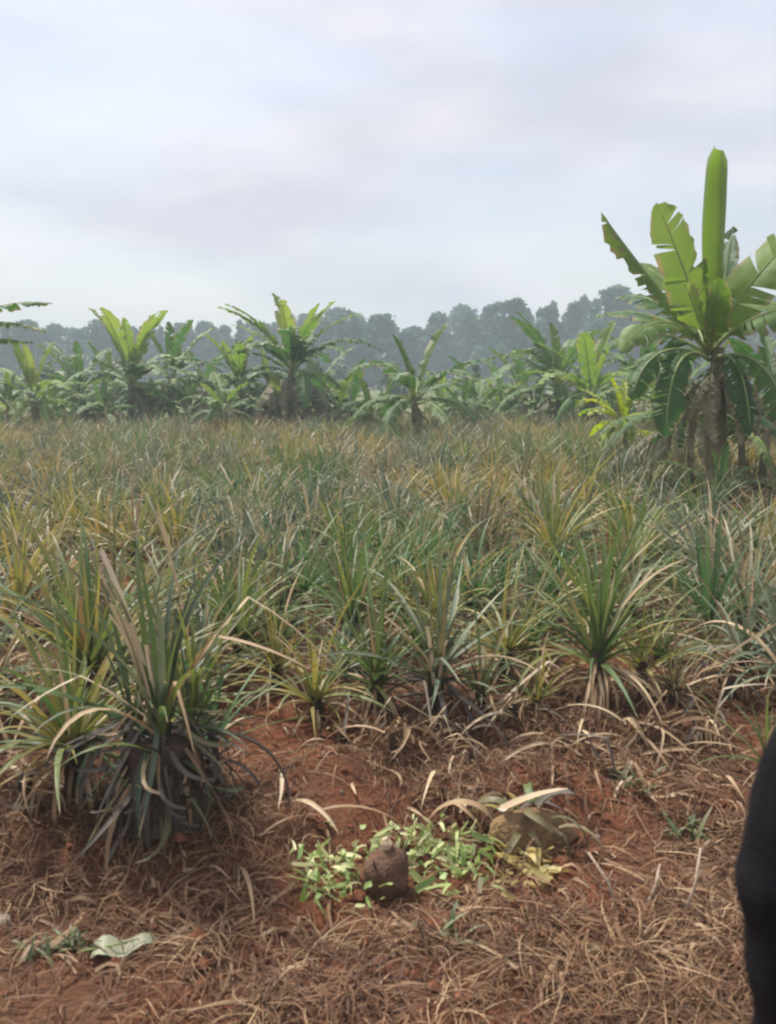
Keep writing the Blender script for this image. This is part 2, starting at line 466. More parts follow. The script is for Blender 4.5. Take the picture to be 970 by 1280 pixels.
# the wood's top line, as pixel x -> pixel y
prof = [(-120, 398), (0, 400), (120, 398), (230, 395), (330, 397), (400, 380), (470, 386), (505, 404), (560, 376), (600, 380), (650, 370), (700, 372), (760, 358), (850, 364), (970, 362), (1100, 362)]
HT = [10.2, 12.2, 9.6, 12.6]
row = 0
for Yd, step in ((112, 34), (126, 36), (140, 34)):
    px = -90.0 + row * 14
    while px < 1070:
        top = np.interp(px, [q[0] for q in prof], [q[1] for q in prof]) + rnd.uniform(0, 14) + row * 3
        pt = at_depth(px, top, Yd + rnd.uniform(-7, 7))
        k = rnd.choice([0, 1, 2, 3, 0, 2])
        far_tree(pt.x, pt.y, k, max(.6, pt.z / HT[k]), rnd.uniform(0, 6.28))
        px += step * rnd.uniform(.65, 1.25)
    row += 1
bushm = [crown_mesh('bush_foliage', 3.6, 2.2, 36, 40, 0.16, 21, 0.0, 'bush'), crown_mesh('bush_foliage', 2.6, 2.6, 32, 40, 0.15, 22, 0.2, 'bush')]
bush_stem = MB()
for k in range(5):
    a = k * 1.26
    bush_stem.add(*tube([(0, 0, -.05), (.25 * math.cos(a), .25 * math.sin(a), .6), (.6 * math.cos(a), .6 * math.sin(a), 1.3)], [.05, .04, .015], 5))
bush_stem_me = bush_stem.mesh('bush_stem', M['bark'])
for i in range(26):
    yy = rnd.uniform(42, 82); xx = rnd.uniform(-.52, .52) * yy
    e = empty('bush', (xx, yy, gz(xx, yy)), rnd.uniform(0, 6.28))
    e.scale = (rnd.uniform(.7, 1.3),) * 2 + (rnd.uniform(.6, 1.1),)
    link('stem', bush_stem_me, e)
    link('foliage', bushm[i % 2], e)
    tag(e, 'low green bush in the rough ground between bananas and far wood', 'bush', 'bushes before the far wood')

# ------------------------------------------------------------------ banana plants
def blade(center, up, width, g, dihedral=0.25, droop=0.5, tears=9, roll=0.0, profile='leaf', N=30):
    """leaf blade with torn sides along a centre line; returns MB and midrib points"""
    C = [Vector(c) for c in center]
    # resample
    d = [0.0]
    for i in range(1, len(C)): d.append(d[-1] + (C[i] - C[i - 1]).length)
    Ltot = d[-1]
    P = []
    for i in range(N + 1):
        s = Ltot * i / N
        k = max(j for j in range(len(d)) if d[j] <= s + 1e-9)
        k = min(k, len(C) - 2)
        u = (s - d[k]) / max(1e-6, d[k + 1] - d[k])
        P.append(C[k].lerp(C[k + 1], u))
    up = Vector(up).normalized()
    fr = []
    for i in range(N + 1):
        T = (P[min(i + 1, N)] - P[max(i - 1, 0)]).normalized()
        S = T.cross(up)
        if S.length < 1e-4: S = Vector((1, 0, 0))
        S.normalize()
        Nn = S.cross(T).normalized()
        if roll:
            q = Matrix.Rotation(roll, 3, T)
            S, Nn = q @ S, q @ Nn
        fr.append((T, S, Nn))
    s0 = 0.16 if profile == 'leaf' else 0.05          # bare petiole share
    def w_at(i):
        u = (i / N - s0) / (1 - s0)
        if u <= 0: return 0.0
        return width / 2 * min(1.0, (u / .16) ** .6) * min(1.0, ((1 - u) / .30)) ** .55
    mb = MB()
    i0 = int(math.ceil(N * s0))
    tint = g.uniform(.25, .75)
    J = 4
    for side in (-1, 1):
        cuts = sorted(g.sample(range(i0 + 2, N - 1), min(tears, N - i0 - 4)))
        bounds = [i0 - 1] + cuts + [N]
        for a, b in zip(bounds[:-1], bounds[1:]):
            ex = g.uniform(-.18, .34) * min(1, tears / 6)
            sh = g.uniform(.75, 1.05) if tears > 3 else 1.0
            pull = g.uniform(.0, .05) * Ltot * (1 if tears > 2 else 0)
            v, t = [], []
            for i in range(a, b + 1):
                T, S, Nn = fr[i]
                w = w_at(i) * sh
                q = P[i].copy()
                ang = dihedral - ex * .5
                for j in range(J + 1):
                    if j:
                        q = q + (S * side * math.cos(ang) + Nn * math.sin(ang)) * (w / J)
                        ang -= (droop + ex) / J
                    gap = 0.0
                    if b - a > 0 and tears:
                        mid = (i - (a + b) / 2) / (b - a)
                        gap = -mid * (0.012 + .05 * abs(ex)) * Ltot * (j / J)
                    q = q + Nn * (g.gauss(0, .0025) * j)
                    qq = q + T * (gap + pull * .6 * (j / J) + w * .22 * (j / J))
                    v.append(tuple(qq)); t.append((min(1, max(0, tint + g.uniform(-.05, .05))), j / J, i / N))
            f = []
            for i in range(b - a):
                for j in range(J):
                    o = i * (J + 1) + j
                    q4 = [o, o + 1, o + J + 2, o + J + 1]
                    f.append(q4 if side > 0 else q4[::-1])
            mb.add(v, f, t)
    return mb, P

def rib_mesh(P, r0, name='midrib'):
    n = len(P)
    pts = [p - Vector((0, 0, 0.0)) for p in P[:n - 1:2]]
    rad = [r0 * (1 - .85 * i / len(pts)) for i in range(len(pts))]
    v, f = tube(pts, rad, 6)
    return mesh_from(name, v, f, M['midrib'])

def arc(L, e0, k, p=1.3, side=0.0, n=14):
    pts = [Vector((0, 0, 0))]
    for i in range(n):
        s = (i + .5) / n
        th = e0 - k * s ** p
        az = side * s * s
        pts.append(pts[-1] + Vector((math.cos(th) * math.cos(az), math.cos(th) * math.sin(az), math.sin(th))) * (L / n))
    return pts

g = random.Random(5)
BLEAF = {'up': [], 'mid': [], 'low': [], 'dead': []}
for kind, e0, kk, L, W, dih, dr, tr in (
        ('up', 78, .45, 1.8, .42, .65, .3, 5), ('up', 72, .7, 2.0, .46, .5, .4, 8), ('up', 66, .9, 2.1, .50, .4, .5, 10), ('up', 82, .3, 1.6, .36, .8, .2, 3),
        ('mid', 52, 1.2, 2.1, .50, .3, .6, 12), ('mid', 45, 1.4, 2.0, .50, .2, .8, 14), ('mid', 40, 1.3, 2.2, .52, .25, .7, 11), ('mid', 55, 1.6, 2.2, .48, .1, .9, 16),
        ('low', 25, 1.6, 2.0, .5, 0, .9, 13), ('low', 15, 1.4, 1.9, .5, -.1, .9, 14), ('low', 32, 2.0, 2.0, .48, -.1, 1.0, 12),
        ('dead', -15, 1.3, 1.6, .34, -.15, .2, 15), ('dead', -35, .9, 1.5, .28, .1, .3, 17), ('dead', 5, 1.6, 1.7, .38, -.3, .1, 14)):
    c = arc(L, R(e0), kk, 1.2, g.uniform(-.3, .3))
    mb, P = blade(c, (0, 0, 1), W, g, dih, dr, tr)
    me = mb.mesh('banana_leaf_blade', M['banana_dead' if kind == 'dead' else 'banana'])
    BLEAF[kind].append((me, rib_mesh(P, .022 if kind != 'dead' else .014)))

def stem_mesh(h, r, seed):
    g = random.Random(seed)
    n = 14
    v, f = [], []
    rows = 12
    for i in range(rows + 1):
        s = i / rows
        rr = r * (1 - .45 * s) * (1.12 if i == 0 else 1)
        for k in range(n):
            a = 2 * math.pi * k / n
            sheath = .06 * (((k * 3 + i * 2) % 7) / 7)
            x = rr * (1 + sheath) * math.cos(a + s * .5); y = rr * (1 + sheath) * math.sin(a + s * .5)
            v.append((x + .05 * math.sin(s * 2 + seed), y, s * h - (.08 if i == 0 else 0)))
    for i in range(rows):
        for k in range(n):
            f.append([i * n + k, i * n + (k + 1) % n, (i + 1) * n + (k + 1) % n, (i + 1) * n + k])
    f.append([rows * n + k for k in range(n)])
    return mesh_from('pseudostem', np.array(v), f, M['stemb'])

def furled_mesh(L, r, seed):
    """young leaf, still rolled into a trough"""
    mb = MB(); v, f, t = [], [], []
    n, m = 16, 11
    for i in range(n + 1):
        s = i / n
        rr = r * (.35 + .65 * min(1, s / .25)) * (1 if s < .90 else max(.45, math.sqrt(max(0, 1 - ((s - .90) / .11) ** 2))))
        open_ = 1.25 + .5 * s
        for k in range(m):
            a = -open_ * 1.55 + 2 * open_ * 1.55 * k / (m - 1)
            q = rr * (1 + .12 * a / 3 + .05 * math.sin(9 * s + k))
            v.append((q * math.sin(a) + .03 * math.sin(3 * s), -q * math.cos(a) + r * .3, s * L * (1 + .018 * math.sin(a * .55) * s))); t.append((.75 + .12 * math.sin(k * 1.7), .3 + .35 * max(0, s - .8) * 3, 0))
    for i in range(n):
        for k in range(m - 1):
            f.append([i * m + k, i * m + k + 1, (i + 1) * m + k + 1, (i + 1) * m + k])
    mb.add(v, f, t)
    return mb.mesh('furled_leaf', M['banana_young'])

def banana(x, y, h, scale, seed, label, n_up=3, n_mid=4, n_low=3, n_dead=4, furl=0.0, mat=None, group='banana plants along the far side of the field', stem_r=.14, mats=None):
    g = random.Random(seed)
    e = empty('banana_plant', (x, y, gz(x, y)), 0)
    tag(e, label, 'banana plant', group)
    link('pseudostem', stem_mesh(h, stem_r, seed), e)
    a = g.uniform(0, 6.28)
    for kind, n, z in (('up', n_up, 0.0), ('mid', n_mid, -.06), ('low', n_low, -.16), ('dead', n_dead, -.25)):
        for i in range(n):
            a += 2.4 + g.uniform(-.35, .35)
            me, rb = g.choice(BLEAF[kind])
            s = scale * g.uniform(.85, 1.1)
            lf = link('dead_leaf' if kind == 'dead' else 'leaf', me, e, loc=(.05 * math.cos(a), .05 * math.sin(a), h + z * h * .6 + g.uniform(-.08, .05)), rot=(0, g.uniform(-.12, .12), a), scale=s,
                      mat=(mats or {}).get(kind, mat if kind != 'dead' else None))
            link('midrib', rb, lf)
    if furl:
        link('furled_leaf', furled_mesh(furl, .07, seed), e, loc=(0, 0, h - .25), rot=(g.uniform(-.1, .1), g.uniform(-.1, .1), g.uniform(0, 6)))
    return e

def bg_banana(px, top, Yd, **kw):
    x = at_depth(px, 480, Yd).x
    total = at_depth(px, top, Yd).z
    sc = kw.pop('sc', .8)
    h = max(.5, total - 1.75 * sc)
    return banana(x, Yd, h, sc, int(px * 7 + Yd), **kw)

Yl, Yb = M['banana_young'], M['banana']
bg_banana(40, 425, 22, label='yellowish banana plant at the end of the row by the dark overhanging leaves', sc=.85, n_up=4, n_mid=5, n_low=4, n_dead=4, mat=Yl)
bg_banana(100, 418, 25, label='banana plant in dense clump between the yellowish plant and tall pale one', sc=.95, n_up=4, n_mid=6, n_low=6, n_dead=5)
bg_banana(165, 392, 24, label='tall pale green banana plant in the dense clump', sc=1.1, n_up=10, n_mid=9, n_low=6, n_dead=4, furl=1.3, mats={'up': Yl})
bg_banana(215, 400, 26, label='banana plant with dark trunk beside the tall pale green one', sc=1.0, n_up=4, n_mid=6, n_low=6, n_dead=9)
bg_banana(300, 410, 24, label='banana plant with bright upright leaf over a skirt of dead leaves', sc=1.0, n_up=8, n_mid=7, n_low=5, n_dead=14, mats={'up': Yl})
bg_banana(366, 370, 23, label='tallest bushy banana plant with thick skirt of brown dead leaves', sc=1.12, n_up=13, n_mid=10, n_low=4, n_dead=20, furl=1.4, mats={'up': Yl})
bg_banana(440, 448, 25, label='low banana plant between the bushy one and the single drooping one', sc=.85, n_up=2, n_mid=6, n_low=6, n_dead=4)
bg_banana(520, 402, 19, label='single banana plant with bare trunk and dark leaves arching out wide', sc=.95, n_up=2, n_mid=7, n_low=7, n_dead=2, furl=.9, stem_r=.11)
bg_banana(480, 455, 27, label='short banana plant behind the single drooping one', sc=.85, n_up=1, n_mid=6, n_low=6, n_dead=5)
bg_banana(600, 440, 25, label='short banana plant with hanging leaves past the single drooping one', sc=.9, n_up=2, n_mid=6, n_low=7, n_dead=6)
bg_banana(655, 432, 27, label='low banana plant between short hanging one and the fan-shaped one', sc=.9, n_up=3, n_mid=6, n_low=5, n_dead=6)
bg_banana(697, 396, 23, label='fan-shaped banana plant with grey-green upright leaves', sc=1.05, n_up=6, n_mid=6, n_low=5, n_dead=3, furl=1.2)
bg_banana(740, 408, 21, label='bright green banana plant between the fan-shaped one and the big one', sc=1.0, n_up=5, n_mid=6, n_low=5, n_dead=4, mats={'up': Yl, 'mid': Yl})
bg_banana(805, 405, 24, label='banana plant half hidden behind the big one', sc=1.0, n_up=4, n_mid=6, n_low=6, n_dead=4)
bg_banana(935, 420, 17, label='banana plant with dark leaves behind the big one, low beside its trunk', sc=.95, n_up=2, n_mid=6, n_low=6, n_dead=6)
for px, top, Yd in ((-40, 420, 26), (70, 440, 31), (135, 430, 29), (255, 430, 30), (335, 425, 29), (400, 430, 30), (560, 440, 31), (628, 440, 33), (1010, 410, 24)):
    bg_banana(px, top, Yd, label='banana plant filling a gap at the back of the row', sc=.95, n_up=2, n_mid=6, n_low=5, n_dead=5)

for i, px in enumerate((10, 62, 128, 188, 235, 278, 322, 352, 392, 425, 462, 555, 580, 628, 672, 715, 768)):
    nm = [(-99, ''), (40, 'yellowish end plant'), (100, 'dense clump'), (165, 'tall pale one'), (215, 'dark-trunked one'), (300, 'bright-leaved one'), (366, 'tallest bushy one'), (440, 'low one'),
          (520, 'single drooping one'), (600, 'short hanging one'), (697, 'fan-shaped one'), (740, 'bright green one'), (888, 'big banana plant')]
    ja = max(j for j in range(len(nm)) if nm[j][0] < px)
    lab = 'short leafy banana sucker ' + (f'between the {nm[ja][1]} and the {nm[ja + 1][1]}' if ja else 'beyond the yellowish end plant')
    bg_banana(px, 462 + (i * 37) % 23, 21.5 + (i * 13) % 5, label=lab, sc=.55 + .05 * (i % 4), n_up=3, n_mid=7, n_low=4, n_dead=2, mats={'up': Yl} if i % 2 else None, group='banana suckers along the row', stem_r=.07)

# the plant whose dark leaves hang in from beyond the edge of the view
ex_ = at_depth(-70, 480, 13).x
e = empty('banana_plant', (ex_, 13, gz(ex_, 13)))
tag(e, 'banana plant whose dark leaf tips hang in over the row', 'banana plant', 'banana plants along the far side of the field')
link('pseudostem', stem_mesh(2.0, .13, 91), e)
for k, (tx, ty, mx_, my_, w) in enumerate(((66, 383, -20, 372, .30), (58, 418, -20, 388, .34), (40, 432, -30, 420, .30))):
    b0 = Vector((ex_, 13, 2.0)); tip = at_depth(tx, ty, 12.8); mid = at_depth(mx_, my_, 12.9)
    c = [b0 * (1 - t) ** 2 + mid * 2 * t * (1 - t) + tip * t * t for t in [i / 10 for i in range(11)]]
    mb, P = blade([q - b0 for q in c], (0, 0, 1), w, random.Random(k + 60), .0, .9, 9)
    lf = link('leaf', mb.mesh('banana_leaf_blade', M['banana']), e, loc=(0, 0, 2.0))
    link('midrib', rib_mesh(P, .018), lf)
for k in range(5):
    a = 2.2 + k * .7
    me, rb = BLEAF['mid'][k % 4]
    lf = link('leaf', me, e, loc=(0, 0, 2.0), rot=(0, 0, a), scale=.8); link('midrib', rb, lf)

# --- the big banana plant
HY = 9.6
hb = at_depth(888, 640, HY); hx = hb.x
big = empty('banana_plant', (hx, HY, gz(hx, HY)))
tag(big, 'big banana plant with tall furled leaf standing among the pineapples', 'banana plant')
org = Vector(big.location)
crown_z = at_depth(888, 440, HY).z - org.z
link('pseudostem', stem_mesh(crown_z + .05, .13, 77), big)
fz = at_depth(885, 400, HY).z - org.z
fl = at_depth(885, 186, HY).z - at_depth(885, 400, HY).z
link('furled_leaf', furled_mesh(fl, .112, 78), big, loc=(-.07, 0, fz), rot=(0, R(1.6), R(150)))
def hero_leaf(ctrl, width, up, dih, droop, tears, seed, mat, roll=0.0, rib=.024, name='leaf'):
    pts = [at_depth(px, py, HY + dy) - org for px, py, dy in ctrl]
    n = len(pts) - 1
    c = []
    for i in range(15):                       # Bezier through the control polygon
        t = i / 14
        q = Vector((0, 0, 0))
        for k, p_ in enumerate(pts):
            q += p_ * (math.comb(n, k) * t ** k * (1 - t) ** (n - k))
        c.append(q)
    mb, P = blade(c, up, width, random.Random(seed), dih, droop, tears, roll)
    lf = link(name, mb.mesh('banana_leaf_blade', M[mat]), big)
    link('midrib', rib_mesh(P, rib), lf)
hero_leaf([(886, 445, 0), (868, 360, -.1), (822, 255, -.2)], .78, (.5, -1, .3), .15, .3, 5, 1, 'banana_young')
hero_leaf([(884, 440, 0), (815, 350, .3), (790, 320, .5), (752, 266, .5)], .34, (0, .3, 1), -.5, 1.4, 10, 2, 'banana')
hero_leaf([(890, 440, 0), (925, 350, -.2), (1010, 285, -.5)], .74, (-.35, -.6, .8), .15, .4, 6, 3, 'banana_young')
hero_leaf([(890, 440, 0), (930, 385, -.6), (1040, 350, -1.0), (1090, 420, -1.0)], .75, (-.1, -.25, 1), -.15, 1.1, 6, 4, 'banana')
hero_leaf([(884, 440, 0), (850, 385, -.5), (800, 395, -.9), (775, 440, -1.0)], .46, (0, -.5, 1), .1, .7, 9, 5, 'banana')
hero_leaf([(886, 440, 0), (850, 400, .3), (800, 380, .7), (745, 395, .9)], .48, (0, -.2, 1), .1, .9, 8, 6, 'banana')
hero_leaf([(888, 440, 0), (878, 390, .3), (846, 330, .6)], .56, (.3, -1, .3), .3, .2, 3, 7, 'banana_young')
hero_leaf([(892, 440, 0), (905, 360, .3), (915, 285, .5)], .30, (-.8, -.6, .3), .3, .6, 6, 8, 'banana')
hero_leaf([(888, 450, 0), (840, 420, -.3), (800, 440, -.5), (790, 500, -.5)], .40, (0, -.4, 1), -.1, 1.2, 11, 9, 'banana')
hero_leaf([(892, 450, 0), (930, 430, -.4), (975, 450, -.7), (985, 540, -.7)], .48, (0, -.4, 1), -.2, 1.2, 10, 10, 'banana')
hero_leaf([(888, 440, 0), (872, 395, -.5), (857, 355, -.8)], .34, (.6, -1, .6), .4, .2, 2, 12, 'banana_young')
hero_leaf([(888, 440, 0), (895, 400, -.5), (897, 345, -.7)], .30, (-.1, -1, .3), .5, .2, 2, 13, 'banana_young')
hero_leaf([(884, 440, .1), (850, 390, .8), (810, 360, 1.3), (770, 372, 1.6)], .52, (0, -.3, 1), .2, .8, 9, 21, 'banana')
hero_leaf([(886, 440, .1), (862, 385, .9), (838, 345, 1.3), (800, 330, 1.6)], .56, (.3, -.8, .7), .2, .5, 7, 22, 'banana')
hero_leaf([(892, 440, .1), (920, 395, .7), (950, 370, 1.1), (985, 385, 1.4)], .55, (0, -.5, .8), .1, .7, 8, 23, 'banana')
hero_leaf([(884, 442, 0), (840, 415, .2), (790, 400, .5), (750, 440, .6)], .46, (0, -.3, 1), .0, 1.0, 12, 24, 'banana')
hero_leaf([(886, 450, -.05), (858, 425, -.4), (835, 450, -.6), (832, 545, -.6)], .44, (0, -.5, 1), -.1, .8, 10, 31, 'banana')
hero_leaf([(892, 450, -.05), (915, 430, -.3), (935, 460, -.5), (938, 545, -.5)], .42, (0, -.5, 1), -.1, .8, 11, 32, 'banana')
for k in range(20):
    a = k * 2.4 + .5 * math.sin(k * 3.7)
    me, rb = BLEAF['dead'][k % 3]
    lf = link('dead_leaf', me, big, loc=(.06 * math.cos(a), .06 * math.sin(a), crown_z - .04 - .012 * k), rot=(.25 * math.sin(k * 5.1), .25 + .12 * (k % 3), a), scale=.36 + .07 * (k % 5))
    link('midrib', rb, lf)
# suckers at its foot
def sucker(px, py, Yd, h, sc, mat, label, seed, n=(3, 4, 1), dead=0):
    x = at_depth(px, py, Yd).x
    return banana(x, Yd, h, sc, seed, label, n[0], n[1], n[2], dead, 0, M[mat], group='banana suckers round the big plant', stem_r=.06)
sucker(780, 520, 13.5, .75, .42, 'banana_yellow', 'bright yellow-green banana sucker low beside the big plant', 301, (5, 8, 6))
sucker(900, 645, 9.0, .30, .36, 'banana', 'small dark green banana sucker at the foot of the big trunk', 302, (2, 3, 1))
sucker(925, 560, 11.0, .9, .45, 'banana', 'dark banana sucker standing close behind the big trunk', 303, (2, 4, 3), 2)
sucker(868, 560, 10.6, 1.1, .55, 'banana', 'leafy banana sucker filling in behind the big trunk', 305, (2, 6, 5), 3)
sucker(960, 560, 11.5, 1.2, .6, 'banana', 'leafy banana sucker beyond the big trunk beside the dark one', 306, (3, 6, 4), 2)
sucker(835, 540, 12.5, 1.0, .6, 'banana', 'leafy banana sucker between the yellow-green one and the big trunk', 307, (3, 6, 4), 3)
# broken leaf lying at its foot
pA, pB, pC = at(905, 652), at(850, 676), at(790, 690)
c = [pA + Vector((0, 0, .30)), pA.lerp(pB, .5) + Vector((0, 0, .36)), pB + Vector((0, 0, .32)), pC + Vector((0, 0, .10))]
mb, P = blade([q - pC for q in c], (0, .5, 1), .34, random.Random(44), -.4, 1.2, 6)
M['banana_dark'] = leaf_mat('banana_leaf_dark', [(0, (0.022, 0.060, 0.026)), (0.5, (0.035, 0.085, 0.034)), (1, (0.06, 0.11, 0.04))], None, transl=0.1, rough=0.5, noise_scale=2.0)
bl = link('fallen_banana_leaf', mb.mesh('banana_leaf_blade', M['banana_dark']), None, loc=pC)
link('midrib', rib_mesh(P, .02), bl)
tag(bl, 'dark green banana leaf sagging over pineapples beneath the big banana plant', 'leaf')

# ------------------------------------------------------------------ pineapple leaves
def strip(L, W, e0, k, p=1.6, n=7, fold=.35, twist=0.0, side=0.0, tip=0.0, kink=None, base=.75):
    """strap leaf along +x rising by e0, bending down by k; returns verts, faces, t"""
    pos = np.zeros(3)
    v, t = [], []
    for i in range(n + 1):
        s = i / n
        th = e0 - k * s ** p
        if kink and s > kink[0]: th -= kink[1]
        az = side * s * s
        T = np.array([math.cos(th) * math.cos(az), math.cos(th) * math.sin(az), math.sin(th)])
        if i: pos = pos + T * (L / n)
        S = np.array([-math.sin(az), math.cos(az), 0.0])
        U = np.cross(T, S)
        a = twist * s
        S2 = S * math.cos(a) + U * math.sin(a); U2 = np.cross(T, S2)
        w = W * .5 * (base + (1 - base) * min(1, s * 4)) * (tip + (1 - tip) * (1 - s) ** .62)
        d = fold * w * (1 - .3 * s)
        v += [pos + S2 * w + U2 * d * 1.0, pos - U2 * d * .4, pos - S2 * w + U2 * d]
        t += [s] * 3
    f = []
    for i in range(n):
        o = i * 3
        f += [[o, o + 3, o + 4, o + 1], [o + 1, o + 4, o + 5, o + 2]]
    return np.array(v), f, np.array(t)

def leaf_params(kind, g):
    if kind == 'inner': return dict(L=g.uniform(.42, .82), W=g.uniform(.024, .036), e0=R(g.uniform(64, 88)), k=g.uniform(.1, .5), side=g.uniform(-.4, .4))
    if kind == 'mid': return dict(L=g.uniform(.50, .95), W=g.uniform(.030, .046), e0=R(g.uniform(50, 74)), k=g.uniform(.2, .95), side=g.uniform(-.35, .35))
    if kind == 'outer': return dict(L=g.uniform(.45, .9), W=g.uniform(.030, .046), e0=R(g.uniform(22, 52)), k=g.uniform(.4, 1.5), side=g.uniform(-.6, .6))
    return dict(L=g.uniform(.45, .75), W=g.uniform(.024, .036), e0=R(g.uniform(0, 35)), k=g.uniform(1.5, 2.6), p=.9, side=g.uniform(-.7, .7), fold=.6)

g = random.Random(21)
PLEAF = {}
for kind in ('inner', 'mid', 'outer', 'droop'):
    PLEAF[kind] = []
    for i in range(9):
        q = leaf_params(kind, g)
        v, f, t = strip(n=9, twist=g.uniform(-.7, .7), **q)
        mb = MB(); mb.add(v, f, np.stack([np.full_like(t, .5), t, np.zeros_like(t)], 1))
        PLEAF[kind].append(mb.mesh('pineapple_leaf', M['green']))
# leaf cut off short, and one bent over
PLEAF['cut'] = []
for i in range(4):
    v, f, t = strip(g.uniform(.26, .46), .027, R(g.uniform(66, 86)), g.uniform(.05, .4), n=6, tip=.75, twist=g.uniform(-.5, .5))
    mb = MB(); mb.add(v, f, np.stack([np.full_like(t, 1.0), t, np.zeros_like(t)], 1)); PLEAF['cut'].append(mb.mesh('pineapple_leaf', M['dry']))
PLEAF['bent'] = []
for i in range(4):
    v, f, t = strip(g.uniform(.7, .95), .03, R(g.uniform(40, 60)), .5, n=10, tip=.0, twist=g.uniform(-.5, .5), kink=(.5, g.uniform(.8, 1.7)))
    mb = MB(); mb.add(v, f, np.stack([np.full_like(t, .7), t, np.zeros_like(t)], 1)); PLEAF['bent'].append(mb.mesh('pineapple_leaf', M['dry']))

PLEAF['hug'] = []
for i in range(14):
    v, f, t = strip(g.uniform(.14, .34), g.uniform(.012, .026), R(g.uniform(-75, 15)), g.uniform(-.9, 1.5), p=g.uniform(.8, 2), n=7, fold=.4, tip=g.uniform(0, .5), twist=g.uniform(-1.6, 1.6), side=g.uniform(-1.7, 1.7))
    mb = MB(); mb.add(v, f, np.stack([np.full_like(t, .35), t, np.zeros_like(t)], 1)); PLEAF['hug'].append(mb.mesh('pineapple_leaf', M['dead']))

def corm_mesh(h, r):
    v, f = [], []
    n, rows = 10, 6
    for i in range(rows + 1):
        s = i / rows
        for k in range(n):
            a = 2 * math.pi * k / n
            q = r * (1 - .25 * s) * (1 + .12 * ((i + k) % 2))
            v.append((q * math.cos(a), q * math.sin(a), -.06 + s * (h + .06)))
    for i in range(rows):
        for k in range(n):
            f.append([i * n + k, i * n + (k + 1) % n, (i + 1) * n + (k + 1) % n, (i + 1) * n + k])
    f.append([rows * n + k for k in range(n)])
    return mesh_from('stem', np.array(v), f, M['corm'])
CORM = corm_mesh(1.0, 1.0)

USED = []
def near_plant(px, py, scale, cls, label, n=(10, 14, 12, 10), stem=.12, dry_mat='dry', seed=None, extra=(), tilt=(0, 0), pos=None, dz=0.0, heads=((0, 0),), mix=None):
    g = random.Random(seed if seed is not None else int(px * 13 + py))
    P = pos if pos is not None else at(px, py)
    e = empty('pineapple_plant', (P.x, P.y, P.z - .01 + dz), 0)
    e.rotation_euler = (tilt[0], tilt[1], 0)
    tag(e, label, 'pineapple plant', 'pineapple plants in the field')
    USED.append((P.x, P.y, .30 * scale))
    link('stem', CORM, e, scale=(.05 * scale, .05 * scale, stem + .02))
    a = g.uniform(0, 6.28)
    for kind, cnt in zip(('inner', 'mid', 'outer', 'droop'), n):
        for i in range(int(cnt * 1.35)):
            a += 2.39996 + g.uniform(-.5, .5)
            dead = kind == 'droop'
            z = stem * (1.0 if kind in ('inner', 'mid') else (.85 if kind == 'outer' else g.uniform(.45, .95)))
            m_ = M[dry_mat] if dead else (M[cls] if g.random() > .07 else M['dry'])
            r0 = .015 if not dead else .035
            if mix and not dead and g.random() < .35: m_ = M[mix]
            hx_, hy_ = heads[i % len(heads)]
            link('dead_leaf' if dead else 'leaf', g.choice(PLEAF[kind]), e, loc=(r0 * math.cos(a) * scale + hx_ + g.gauss(0, .008), r0 * math.sin(a) * scale + hy_ + g.gauss(0, .008), z * g.uniform(.85, 1.05)),
                 rot=(g.gauss(0, .12), g.gauss(0, .16), a), scale=scale * g.uniform(.7, 1.15), mat=m_)
    if stem > .3:      # thick core of packed dead leaf bases
        link('dead_core', CORM, e, scale=(.15, .14, .27))
    for kind, az, sc, m_ , z in extra:
        link('leaf' if m_ not in ('dry', 'dead') else 'dead_leaf', g.choice(PLEAF[kind]), e, loc=((.12 - .2 * max(0, z - .2) if kind == 'hug' else .03) * math.cos(az), (.12 - .2 * max(0, z - .2) if kind == 'hug' else .03) * math.sin(az), z), rot=(0, 0, az), scale=sc, mat=M[m_])
    return e

cutx = [('cut', R(a), s, 'dry', z) for a, s, z in ((190, 1.1, .34), (250, .9, .30), (235, 1.0, .36), (270, .8, .28), (300, .7, .22), (175, 1.25, .36), (200, .9, .40), (215, .6, .25), (185, 1.0, .30), (160, 1.1, .34))]
bentx = [('bent', R(a), s, 'dry', z) for a, s, z in ((330, .8, .34), (300, .6, .3), (205, .7, .32), (15, 1.0, .36))]
_hg = random.Random(8)
hugx = [('hug', _hg.uniform(0, 6.28), _hg.uniform(.7, 1.15), _hg.choice(['dead'] * 5 + ['grey', 'brown', 'brown', 'dry']), _hg.uniform(.04, .37)) for _ in range(210)]
near_plant(205, 1012, .77, 'grey', 'large old pineapple clump with dark dead skirt and pale cut leaf stubs', (24, 22, 10, 3), .33, 'dead', 3, cutx + bentx + hugx, heads=((0, 0), (-.09, .03), (.10, .02), (.02, -.07)), mix='green')
near_plant(266, 975, .55, 'lush', 'low fresh green pineapple shoot growing out beside the large old clump', (8, 12, 8, 6), .18, 'dead', 4)
near_plant(115, 880, .95, 'yellow', 'yellow-green pineapple plant with pale arching leaves behind the large old clump', (14, 24, 22, 8), .18, 'dry', 56, mix='green')
near_plant(95, 985, .75, 'yellow', 'low sprawling yellowed pineapple plant with straw-coloured hanging leaves beside the old clump', (8, 14, 32, 18), .18, 'dry', 6, mix='green')
near_plant(-15, 905, .85, 'grey', 'grey-green pineapple plant at the field edge next to the sprawling yellowed one', (8, 12, 12, 10), .14, 'dry', 7)
near_plant(395, 900, .62, 'yellow', 'small yellowish pineapple plant behind the bare red soil mound', (6, 10, 16, 8), .1, 'dry', 8)
near_plant(470, 885, .72, 'green', 'short green pineapple plant just above the hanging dead bunch', (8, 12, 12, 12), .14, 'dry', 9)
